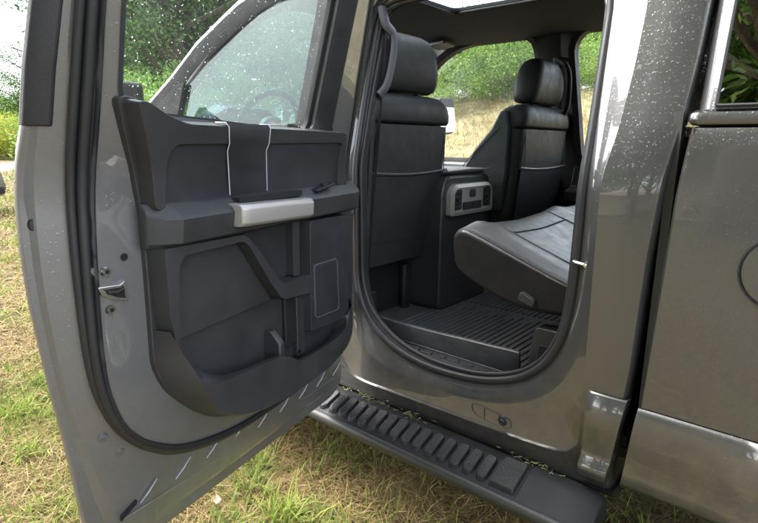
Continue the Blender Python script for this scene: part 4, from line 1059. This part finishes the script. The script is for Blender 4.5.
# wheels
def wheel(x, y, face):
    tm = MB(); n = 40
    profw = [(-.13, .27), (-.135, .36), (-.11, .40), (.11, .40), (.135, .36), (.13, .27)]
    tm.loft([[(x + r * math.cos(k * 2 * math.pi / n), y + a, .40 + r * math.sin(k * 2 * math.pi / n)) for a, r in profw] for k in range(n + 1)], closed=False)
    w = B(tm, 'wheel', M['tyre'], smooth=40)
    rm = MB(); s_ = face
    rm.loft([[(x + r * math.cos(k * 2 * math.pi / n), y + s_ * a, .40 + r * math.sin(k * 2 * math.pi / n)) for a, r in ((.12, .275), (.125, .26), (.08, .24), (.05, .08), (.07, .06), (.07, 0.001))] for k in range(n + 1)], closed=False)
    for q_ in range(6):
        a = q_ * math.pi / 3; rm.box((x + .16 * math.cos(a), y + s_ * .09, .40 + .16 * math.sin(a)), (.2, .04, .05), Matrix.Rotation(-a, 3, 'Y'))
    B(rm, 'rim', M['silver'], w, smooth=40)
for x, y, f_ in ((.576, 1.60, -1), (.576, 3.10, 1), (-3.35, 1.60, -1), (-3.35, 3.10, 1)): wheel(x, y, f_)
ch = MB(); ch.box((-1.2, 1.9, .48), (5.2, .1, .14)); ch.box((-1.2, 2.8, .48), (5.2, .1, .14)); ch.box((.5, 2.35, .40), (.12, 1.5, .12)); ch.box((-1.2, 2.35, .53), (3.4, 1.7, .03)); B(ch, 'chassis', M['plastic_dark'])

# ------------------------------------------------------------------ rubber floor mat (lies on the cab floor)
fm = MB()
zc = .602
xs_ = [-1.47, -1.455, -1.44, -1.0, -.76, -.745, -.73]
ml = [(-1.47, 1.66), (-1.40, 1.645), (-.745, 1.625), (-.735, 1.64), (-.735, 2.90), (-1.95, 2.90), (-1.95, 1.80), (-1.55, 1.75)]
fm.prism(ml, zc - .006, zc, lambda x, y, z: (x, y, z))
mat_ = fm.build('floor_mat', M['mat'], None, bevel=.002)
tag(mat_, 'black ribbed rubber floor mat with a raised lip on the rear cab floor', 'floor mat')
lp = MB()
def lipsec(x, hz, yb):                        # raised lip facing the door
    return [(x, yb - .004, zc - .006), (x, yb - .020, zc + hz * .55), (x, yb - .026, zc + hz - .004), (x, yb - .022, zc + hz), (x, yb - .014, zc + hz), (x, yb - .010, zc + hz - .006), (x, yb + .004, zc + .002)]
lp.loft([lipsec(-1.462, .082, 1.660), lipsec(-1.42, .080, 1.656), lipsec(-1.30, .076, 1.650), lipsec(-1.1, .080, 1.645), lipsec(-.9, .088, 1.640), lipsec(-.76, .094, 1.636), lipsec(-.742, .092, 1.638)], (True, True)); lp.build('raised_lip', M['mat'], mat_, smooth=50)
rb_ = MB()
for k in range(24):
    x = -1.40 + k * .0275
    y0 = 1.69 if k % 6 else 1.72
    h_ = .005
    rb_.loft([[(x - .0075, y, zc - .001), (x - .004, y, zc + h_), (x + .004, y, zc + h_), (x + .0075, y, zc - .001)] for y in (y0 + .02 * math.sin(k), 2.14 + .04 * (k % 3))], (True, True))
    rb_.loft([[(x - .0075, y, zc - .001), (x - .004, y, zc + h_), (x + .004, y, zc + h_), (x + .0075, y, zc - .001)] for y in (2.28, 2.86)], (True, True))
rb_.build('mat_ribs', M['mat'], mat_)
cab_carpet = MB(); cab_carpet.prism([(-1.46, 1.53), (-.62, 1.53), (-.62, 1.66), (-1.46, 1.68)], .586, .592, lambda x, y, z: (x, y, z)); B(cab_carpet, 'sill_carpet', M['carpet'], floor)

# ------------------------------------------------------------------ the open rear door
# door space: u from the hinge to the free edge, w towards the cab side of the door, z up
PHI = R(77)
DL = lambda z: .27 * max(0.0, z - 1.30) if z > 1.36 else .27 * max(0.0, z - 1.24) ** 2 / .24
def d3(u, z, w): return (u, w + DL(z), z)
CD = (.58, 1.05)
OUTL = [(.03, .47), (.03, 1.25), (.08, 1.55), (.13, 1.90), (.25, 1.94), (.98, 1.94), (1.07, 1.90), (1.095, 1.80), (1.108, 1.60), (1.118, 1.509), (1.122, 1.409), (1.129, 1.361), (1.134, 1.273), (1.137, 1.183), (1.135, 1.088), (1.126, .987), (1.116, .879), (1.104, .784), (1.097, .714), (1.086, .579), (1.062, .47), (1.03, .437), (.98, .432), (.10, .440)]
SOL = [(1.062, 1.80), (1.073, 1.603), (1.075, 1.511), (1.076, 1.40), (1.074, 1.30), (1.078, 1.159), (1.076, .989), (1.066, .886), (1.033, .793), (.972, .713), (.90, .655), (.843, .630), (.746, .603), (.646, .592), (.563, .592), (.385, .598), (.187, .606), (.115, .64), (.075, .74), (.07, 1.25), (.11, 1.55), (.15, 1.86), (.20, 1.895), (.28, 1.905), (.97, 1.905), (1.03, 1.88)]
SIL = [(1.022, 1.80), (1.036, 1.610), (1.031, 1.467), (1.031, 1.324), (1.043, 1.153), (1.050, .983), (1.046, .88), (1.018, .788), (.975, .731), (.90, .678), (.84, .653), (.74, .630), (.64, .618), (.385, .624), (.20, .632), (.13, .665), (.095, .76), (.09, 1.25), (.135, 1.55), (.175, 1.84), (.22, 1.875), (.29, 1.885), (.96, 1.885), (1.0, 1.865)]
TRL = [(1.004, 1.72), (1.006, 1.60), (.998, 1.47), (.975, 1.38), (.94, 1.28), (.935, 1.2), (.935, .95), (.92, .85), (.86, .77), (.79, .715), (.68, .678), (.34, .668), (.2, .675), (.14, .71), (.115, .9), (.12, 1.2), (.20, 1.36), (.262, 1.43), (.268, 1.80), (.30, 1.845), (.36, 1.855), (.92, 1.855), (.98, 1.83)]
GLW = [(.985, 1.72), (.989, 1.60), (.983, 1.47), (.965, 1.435), (.345, 1.405), (.330, 1.43), (.332, 1.77), (.345, 1.82), (.38, 1.835), (.90, 1.835), (.96, 1.81)]
angd = sorted([k * 2 * math.pi / 170 - math.pi for k in range(170)] + [sdir2(p, CD) for p in OUTL])
OUTs, SOs_, SIs_, TRs = fillet(OUTL, .03, 3), fillet(SOL, .05, 3), fillet(SIL, .05, 3), fillet(TRL, .03, 3)
def rd(poly, w): return [d3(u, z, w) for u, z in rays(poly, CD, angd)]
def mixr(a, b, k, w):
    return [d3(u * (1 - k) + x * k, z * (1 - k) + q * k, w) for (u, z), (x, q) in zip(rays(a, CD, angd), rays(b, CD, angd))]
dm = MB()
dm.loft([rd(TRs, -.036), rd(OUTs, -.040), rd(OUTs, -.034), rd(offset(OUTs, .002), -.029), mixr(OUTs, SOs_, .22, -.026), mixr(OUTs, SOs_, .34, -.014), mixr(OUTs, SOs_, .75, -.002), rd(SOs_, .006), mixr(SOs_, SIs_, .35, .010), mixr(SOs_, SIs_, .75, .018),
         rd(SIs_, .032), mixr(SIs_, TRs, .15, .036), mixr(SIs_, TRs, .55, .041), mixr(SIs_, TRs, .85, .046), rd(TRs, .047), rd(TRs, .030)])
# outer skin below the belt
sk = [(u, z) for u, z in OUTs if z < 1.405]; 
sk = [p for p in OUTL if p[1] < 1.41]
sk = [(.055, 1.41)] + [(.03, 1.25), (.03, .47), (.10, .440), (.98, .432), (1.03, .437), (1.062, .47), (1.086, .579), (1.104, .784), (1.126, .987), (1.137, 1.183), (1.129, 1.361), (1.122, 1.409)]
dm.prism(offset(sk, .003), -.046, -.0405, lambda u, z, w: d3(u, z, w))
# pressed ribs along the lower edge
for k in range(9):
    u0 = .968 - k * .104
    hi = .652 if k < 1 else .618 - .006 * k if k < 4 else .588
    lo = .560 if k < 4 else .545
    a = Vector(d3(u0, lo, -.004)); b = Vector(d3(u0 - .045, min(hi, .60), .0035))
    dm.tube([a, a * .5 + b * .5 + Vector((0, .0010, 0)), b], [.003, .0052, .003], 8, flat=.5)
dm.tube([d3(1.02, .548, -.006), d3(.80, .533, -.009), d3(.10, .528, -.009)], [.002, .003, .002], 6)
door = dm.build('rear_door', M['paint'], truck, smooth=24)
door.location = (-1.34, 1.43, 0); door.rotation_euler = (0, 0, -PHI)
door['label'] = 'rear side door standing wide open'
def Dp(mb, name, mat, **kw): return mb.build(name, mat, door, **kw)
def dpath(pts, w): return [d3(u, z, w) for u, z in pts]
def dprism(m, poly, w0, w1, inset=0.0, r=0.0): return m.dense(poly, w0, w1, lambda u, z, w: d3(u, z, w), inset, r)

# weatherstrip bulbs
w_ = MB(); ra, rb2 = rays(SOs_, CD, angd), rays(SIs_, CD, angd)
mid = lambda k: [(a[0] * (1 - k) + b[0] * k, a[1] * (1 - k) + b[1] * k) for a, b in zip(ra, rb2)]
w_.tube(dpath(mid(.22), .018), .0085, 8, closed=True)
w_.tube(dpath(mid(.62), .027), .0105, 8, closed=True)
w_.tube(dpath(mid(.98), .036), .0055, 6, closed=True)
Dp(w_, 'weatherstrip', M['rubber'], smooth=60)
# window run channel and glass
ch_ = MB(); cW = (.62, 1.62)
aw = sorted([k * 2 * math.pi / 120 - math.pi for k in range(120)])
TRW = [(1.005, 1.72), (1.007, 1.60), (1.0, 1.465), (.975, 1.40), (.30, 1.40), (.262, 1.43), (.268, 1.80), (.30, 1.845), (.36, 1.855), (.92, 1.855), (.98, 1.83)]
rw = lambda p, w: [d3(u, z, w) for u, z in rays(p, cW, aw)]
ch_.loft([rw(offset(TRW, -.003), .050), rw(offset(TRW, .004), .052), rw(GLW, .030), rw(offset(GLW, -.002), .012), rw(offset(GLW, .006), .010), rw(offset(GLW, .006), -.004), rw(TRW, -.006), rw(TRW, -.030)])
Dp(ch_, 'window_channel', M['rubber'], smooth=40)
g_ = MB(); g_.loft([[d3(u, z, .003) for u in np.linspace(.30, 1.0, 8)] for z in np.linspace(1.38, 1.85, 8)], closed=False)
Dp(g_, 'window_glass', M['glass'], smooth=60)
em = MB(); em.loft([[d3(u, z, w) for u, w in ((1.086 - t_, -.022), (1.086 - t_, -.004), (1.094 - t_, .000), (1.110 - t_, -.010), (1.124 - t_, -.030), (1.124 - t_, -.044), (1.100 - t_, -.046))] for z, t_ in ((1.402, 0), (1.50, .002), (1.60, .010), (1.75, .022), (1.90, .05))], (True, True)); Dp(em, 'edge_molding', M['rubber'], bevel=.003)

# trim panel
TRIM = [(1.014, 1.462), (.993, 1.398), (.964, 1.322), (.949, 1.241), (.948, 1.116), (.949, .985), (.950, .90), (.921, .831), (.854, .756), (.794, .706), (.70, .668), (.597, .657), (.46, .656), (.342, .656), (.201, .664), (.12, .685), (.09, .75), (.097, 1.139), (.096, 1.217), (.172, 1.246), (.220, 1.404), (.240, 1.416), (.658, 1.420), (.870, 1.421), (.925, 1.436), (.975, 1.462)]
tp = MB()
dprism(tp, TRIM, .036, .058, .003, .028)
panel = Dp(tp, 'trim_panel', M['plastic'], bevel=.006, seg=3, smooth=50)
# upper pad: frame standing around a recess
up = MB(); 
UP = [(1.003, 1.455), (.978, 1.395), (.953, 1.322), (.945, 1.236), (.910, 1.236), (.905, 1.345), (.892, 1.366), (.255, 1.372), (.252, 1.236), (.180, 1.236), (.228, 1.402), (.245, 1.414), (.658, 1.4175), (.868, 1.4185), (.922, 1.434), (.970, 1.456)]
dprism(up, UP, .050, .094, .006, .020); Dp(up, 'upper_pad', M['plastic'], bevel=.011, seg=4, smooth=50)
ins = MB(); dprism(ins, [(.925, 1.380), (.930, 1.250), (.215, 1.244), (.235, 1.385)], .050, .0865, 0, .008); Dp(ins, 'upper_insert', M['plastic_smooth'])
ac = MB(); AC = [(.752, 1.410), (.738, 1.330), (.722, 1.258), (.585, 1.258), (.598, 1.330), (.612, 1.410)]
ac.loft([[d3(u, 1.4205, w_) for u, w_ in ((.760, .060), (.612, .060))], [d3(u, 1.4195, w_) for u, w_ in ((.758, .090), (.612, .090))], [d3(u, 1.41, w_) for u, w_ in ((.752, .0950), (.611, .0950))], [d3(u, 1.375, w_) for u, w_ in ((.742, .0950), (.605, .0950))], [d3(u, 1.360, w_) for u, w_ in ((.741, .0885), (.604, .0885))], [d3(u, 1.255, w_) for u, w_ in ((.722, .0875), (.585, .0875))]], closed=False)
Dp(ac, 'accent_band', M['plastic_smooth'], smooth=40)
for us in ((.762, .760, .755, .745, .741, .722), (.612, .611, .610, .605, .603, .585)):
    m = MB(); zz = ((1.4205, .062), (1.4195, .090), (1.411, .0960), (1.375, .0960), (1.358, .0895), (1.256, .0885))
    m.tube([d3(u, z, w) for u, (z, w) in zip(us, zz)], .0015, 6); Dp(m, 'trim_strip', M['strip'], smooth=60)
# armrest
ar = MB()
rows = []
for u, s_ in ((.955, .12), (.952, .28), (.930, .66), (.903, 1), (.79, 1), (.60, 1), (.45, .97), (.30, .93), (.18, .88), (.135, .70), (.128, .2)):
    rows.append([d3(u, z, .062 + (w - .062) * s_) for z, w in ((1.163, .062), (1.164, .106), (1.172, .122), (1.222, .129), (1.231, .122), (1.247, .098), (1.254, .086), (1.256, .062))])
ar.loft(rows, (True, True)); arm = Dp(ar, 'armrest', M['plastic'], bevel=.006, seg=4, smooth=45)
rc = MB(); dprism(rc, [(.725, 1.237), (.725, 1.2515), (.475, 1.2515), (.475, 1.237)], .082, .1205, 0, .005); Dp(rc, 'recess_shade', M['dark'])  # black block painted as the shaded hollow behind the handle
ws_ = MB(); ws_.box(d3(.35, 1.250, .105), (.10, .03, .008), Matrix.Rotation(.15, 3, 'Y')); ws_.box(d3(.345, 1.256, .107), (.022, .016, .010)); Dp(ws_, 'window_switch', M['plastic_dark'], bevel=.003)
ph_ = MB()
rows = []
for u, s_ in ((.752, .45), (.749, .85), (.730, 1), (.476, 1), (.462, .85), (.456, .4)):
    tt = 1.239 - .03 * (.757 - u); bb = 1.187 - .03 * (.757 - u)
    rows.append([d3(u, z, .105 + (w - .105) * s_) for z, w in ((bb, .105), (bb, .146), (bb + .008, .156), (tt - .010, .158), (tt, .148), (tt + .001, .105))])
ph_.loft(rows, (True, True)); Dp(ph_, 'pull_handle', M['silver'], bevel=.004, seg=3, smooth=50)
# frame that drops into the diagonal grab
gb = MB()
GB = [(.942, 1.170), (.70, 1.166), (.680, 1.158), (.640, 1.120), (.555, 1.015), (.535, 1.006), (.398, 1.004), (.400, .935), (.546, .950), (.566, .962), (.607, 1.012), (.684, 1.124), (.702, 1.136), (.880, 1.134), (.894, 1.118), (.906, .950), (.912, .932), (.928, .940), (.940, 1.02)]
dprism(gb, GB, .050, .104, .007, .010); Dp(gb, 'grab_frame', M['plastic'], bevel=.010, seg=4, smooth=50)
rp = MB(); dprism(rp, [(.905, 1.140), (.690, 1.142), (.600, 1.015), (.552, .952), (.74, .947), (.915, .942)], .050, .073, .004, .015); Dp(rp, 'recess_panel', M['plastic'], bevel=.005, seg=3)
pc = MB(); dprism(pc, [(.478, 1.170), (.446, 1.170), (.448, 1.005), (.478, 1.005)], .052, .088, 0, .004); Dp(pc, 'grab_post', M['plastic'], bevel=.003)
cv = MB(); dprism(cv, [(.660, 1.15), (.60, 1.04), (.575, 1.0), (.445, 1.02), (.445, 1.16)], .052, .062); Dp(cv, 'cup_liner', M['plastic_smooth'])
# speaker block
sbk = MB(); dprism(sbk, [(.415, 1.163), (.195, 1.156), (.185, .80), (.420, .815)], .060, .100, .006, .008); Dp(sbk, 'speaker_block', M['plastic_smooth'], bevel=.007, smooth=50)
sf = fillet([(.398, 1.022), (.268, 1.020), (.258, .850), (.394, .858)], .014, 4)
s_ = MB(); dprism(s_, offset(sf, .004), .098, .1035); Dp(s_, 'speaker_cover', M['plastic_smooth'], bevel=.002)
s_ = MB(); s_.tube(dpath(sf, .1015), .0028, 6, closed=True); Dp(s_, 'speaker_frame', M['plastic_grey'], smooth=60)
bl_ = MB(); dprism(bl_, [(.50, .95), (.43, .95), (.43, .79), (.50, .79)], .052, .070); Dp(bl_, 'bottle_recess', M['plastic_dark'], bevel=.004)
bl_ = MB(); dprism(bl_, [(.452, .935), (.412, .933), (.412, .75), (.452, .75)], .052, .076); Dp(bl_, 'recess_post', M['plastic'], bevel=.004)
# map pocket
pk = MB()
F = [(.262, .812), (.300, .795), (.345, .790), (.515, .797), (.545, .803), (.625, .842), (.655, .845), (.800, .852), (.862, .858), (.884, .850), (.880, .815), (.845, .760), (.785, .722), (.70, .700), (.56, .688), (.42, .690), (.33, .705), (.262, .745), (.240, .785)]
Fi = [(.268, .806), (.305, .790), (.345, .784), (.515, .791), (.548, .797), (.628, .836), (.655, .839), (.790, .842), (.815, .858), (.862, .905)]
E_ = [(.10, .80), (.10, .79), (.12, .77)]
# front skin: from the trim edge out to the fold, then up to the rim and back down inside
edge = [(.944, .985), (.947, .93), (.946, .905), (.918, .836), (.885, .794), (.850, .758), (.79, .711), (.70, .673), (.597, .661), (.46, .660), (.342, .660), (.205, .668), (.128, .690), (.098, .745), (.098, .80), (.10, .845)]
fold = [(.935, .985), (.912, .925), (.895, .885), (.882, .845), (.868, .800), (.835, .765), (.775, .730), (.69, .706), (.59, .694), (.47, .693), (.37, .699), (.285, .718), (.235, .750), (.215, .785), (.210, .805), (.205, .83)]
fw_ = [.101, .113, .123, .134, .138, .140, .140, .140, .140, .138, .136, .132, .126, .120, .116, .108]
rim = [(.935, .985), (.912, .925), (.897, .888), (.880, .858), (.857, .840), (.80, .833), (.72, .828), (.62, .822), (.585, .810), (.525, .778), (.505, .772), (.40, .770), (.325, .771), (.270, .779), (.238, .792), (.218, .818)]
rin = [(.912, .985), (.889, .925), (.868, .890), (.842, .860), (.808, .838), (.77, .829), (.70, .823), (.612, .816), (.58, .803), (.518, .770), (.490, .764), (.39, .762), (.318, .763), (.266, .771), (.232, .785), (.222, .818)]
rwid = [.100, .110, .118, .129, .134, .136, .137, .137, .137, .135, .133, .131, .127, .123, .118, .108]
riw = [.066, .070, .076, .086, .098, .106, .112, .114, .114, .112, .110, .109, .106, .103, .100, .098]
bot = [(.908, .985), (.882, .925), (.860, .885), (.830, .85), (.795, .81), (.755, .775), (.70, .755), (.612, .745), (.585, .735), (.525, .72), (.495, .715), (.395, .712), (.322, .72), (.270, .74), (.236, .76), (.226, .81)]
def c3(P, W): return [Vector(d3(u, z, w)) for (u, z), w in zip(P, W)]
def smooth3(L): return catmull(L, 3)
fold2 = [((a[0] * .35 + b[0] * .65), (a[1] * .35 + b[1] * .65)) for a, b in zip(edge, fold)]
pk.loft([smooth3(c3(edge, [.050] * 16)), smooth3(c3(fold2, [a * .80 + .05 * .20 for a in fw_])), smooth3(c3(fold, fw_)), smooth3(c3(rim, rwid)), smooth3(c3([(a[0] * .5 + b[0] * .5, a[1] * .5 + b[1] * .5 + .0015) for a, b in zip(rim, rin)], [a * .5 + b * .5 + .002 for a, b in zip(rwid, riw)])), smooth3(c3(rin, riw)), smooth3(c3(bot, [.054] * 16))], closed=False)
Dp(pk, 'map_pocket', M['plastic'], smooth=42)
dv = MB(); dv.loft([[d3(.57 + a, .70, w) for a in (-.018, .018)] + [d3(.57 + a * .6, z, w) for a in (.018, -.018)] for w, z in ((.054, .868), (.080, .872), (.112, .838))], (True, True)); Dp(dv, 'bottle_divider', M['plastic'], bevel=.005)

# latch, screws, plugs, bolts
lt = MB(); LP = [(1.046, 1.100), (1.003, 1.097), (.990, 1.103), (.987, 1.060), (1.012, 1.067), (1.040, 1.084)]
lt.prism(LP, .041, .0475, lambda u, z, w: d3(u, z, w - (.006 if u > 1.02 else 0))); latch = Dp(lt, 'latch_plate', M['steel'], bevel=.001)
lt = MB(); lt.prism(offset(LP, .0055), .043, .0484, lambda u, z, w: d3(u, z, w - (.006 if u > 1.02 else 0))); Dp(lt, 'latch_mouth', M['dark'])  # near-black plate painted as the shaded latch slot
lt = MB(); lt.tube([d3(1.028, 1.086, .042), d3(1.010, 1.083, .047), d3(.996, 1.088, .048)], .0045, 6); Dp(lt, 'latch_claw', M['plastic_dark'])
for u, z, w in ((1.044, 1.131, .0365), (1.024, 1.127, .040), (1.022, 1.049, .040)):
    s_ = MB(); s_.disc(d3(u, z, w - .002), (0, 1, 0), .0105, .0045, 16, .0085); o = Dp(s_, 'latch_screw', M['steel'], smooth=40)
    s_ = MB(); s_.disc(d3(u, z, w + .0020), (0, 1, 0), .0048, .0012, 6); Dp(s_, 'screw_socket', M['dark'])
s_ = MB(); s_.disc(d3(.984, 1.150, .043), (0, 1, 0), .0075, .0012, 16); Dp(s_, 'access_hole', M['dark'])
s_ = MB(); s_.disc(d3(1.108, 1.227, -.022), (.25, 1, 0), .017, .006, 20, .0145); Dp(s_, 'edge_plug', M['rubber'], smooth=40)
s_ = MB(); s_.disc(d3(1.104, 1.227, -.0165), (.25, 1, 0), .0065, .004, 12, .005); Dp(s_, 'plug_centre', M['plastic_grey'], smooth=40)
for u, z in ((1.040, .768), (1.005, .715)):
    s_ = MB(); s_.disc(d3(u, z, -.002), (0, 1, 0), .012, .003, 16, .011); s_.disc(d3(u, z, .001), (0, 1, 0), .007, .006, 12, .0055); Dp(s_, 'flange_bolt', M['paint'], smooth=40)
s_ = MB(); dprism(s_, [(1.02, .548), (.978, .566), (.976, .574), (1.016, .558)], -.008, -.0005); Dp(s_, 'drain_slot', M['dark'])

# hinge and check strap at the post
for z in (.78, 1.15):
    h = MB(); h.box((-1.40, YB + .0, z), (.07, .04, .06)); h.tube([(-1.40, YB - .015, z - .045), (-1.40, YB - .015, z + .045)], .011, 10); B(h, 'door_hinge', M['paint'], bevel=.003)

# ---- rain drops standing on the glass
def dropmesh(name, place, n, parent, rmin=.0009, rmax=.0030, seed=3):
    r = random.Random(seed); m = MB()
    for _ in range(n):
        c, nn, up_ = place(r); s_ = rmin + (rmax - rmin) * r.random() ** 4
        nn = Vector(nn).normalized(); a = nn.orthogonal().normalized(); b = nn.cross(a); el = r.uniform(.85, 1.2)
        rings = []
        for f, h in ((1, 0), (.86, .32), (.52, .55)):
            rings.append([Vector(c) + (a * math.cos(k * math.pi / 4) + b * math.sin(k * math.pi / 4) * el) * s_ * f + nn * s_ * h for k in range(8)])
        base = len(m.v); m.loft(rings, (True, True))
    o = m.build(name, M['water'], parent, smooth=0)
    return tag(o, kind='stuff')
def pl_door(r):
    u, z = r.uniform(.34, .985), 1.42 + .42 * r.random()
    return d3(u, z, .0015), (0, -1, .26), 0
dropmesh('rain_drop', pl_door, 1500, door, .0004, .0020, seed=1)
def pl_front(r):
    x, z = r.uniform(-2.6, -1.70), 1.45 + .5 * r.random()
    return (x, YB + .0115 + lean(z), z), (0, -1, .26), 0
dropmesh('rain_drop', pl_front, 500, front, .0004, .0022, seed=2)

# ------------------------------------------------------------------ a parked car far to the left, only its tail shows
cx0, cy0 = -11.55, 2.86
car = empty('parked_car', (cx0 - 1.725, cy0 - 1.458, 0), 'dark grey parked car whose tail just enters the left photo edge', 'car', rz=math.atan2(.647, .763))
car['base'] = None if False else 0
del car['base']
def Cp(mb, name, mat, parent=None, **kw): return mb.build(name, mat, parent or car, **kw)
cb_ = MB(); rows = []
for x, zt, w, zb in ((-2.3, .55, .70, .38), (-2.2, .72, .82, .25), (-1.2, .92, .88, .22), (-.6, .98, .90, .22), (1.1, 1.0, .90, .22), (1.75, .98, .88, .25), (2.0, .86, .82, .30), (2.08, .62, .76, .36)):
    rows.append([(x, -w * .9, zb), (x, -w, zb + .15), (x, -w, zt - .16), (x, -w * .86, zt), (x, w * .86, zt), (x, w, zt - .16), (x, w, zb + .15), (x, w * .9, zb)])
cb_.loft(rows, (True, True)); cbody = Cp(cb_, 'car_body', M['paint'], bevel=.03, smooth=50)
ca = MB(); ca.loft([[(x, s_ * w, z) for s_ in (-1, 1)] + [(x2, s_ * w2, z2) for s_ in (1, -1)] for x, w, z, x2, w2, z2 in ((-.95, .78, .94, -.25, .60, 1.40),)] + [[(1.6, -.78, .98), (1.6, .78, .98), (1.0, .60, 1.40), (1.0, -.60, 1.40)]], (True, True)); Cp(ca, 'car_cabin', M['keypad'], bevel=.05, smooth=50)
rf2 = MB(); rf2.box((.37, 0, 1.41), (1.3, 1.24, .05)); Cp(rf2, 'car_roof', M['paint'], bevel=.02)
for x in (-1.45, 1.35):
    for s_ in (-1, 1):
        m = MB(); m.disc((x, s_ * .70, .32), (0, s_, 0), .32, .2, 28); w0 = Cp(m, 'wheel', M['tyre'], bevel=.03)
        m = MB(); m.disc((x, s_ * .90, .32), (0, s_, 0), .2, .012, 20, .17); Cp(m, 'rim', M['silver'], w0)
for s_ in (-1, 1):
    m = MB(); m.box((2.00, s_ * .56, .72), (.10, .30, .14)); Cp(m, 'tail_lamp', M['lens_red'], bevel=.02)
m = MB(); m.box((2.06, 0, .42), (.10, 1.4, .14)); Cp(m, 'rear_bumper', M['plastic_dark'], bevel=.03)
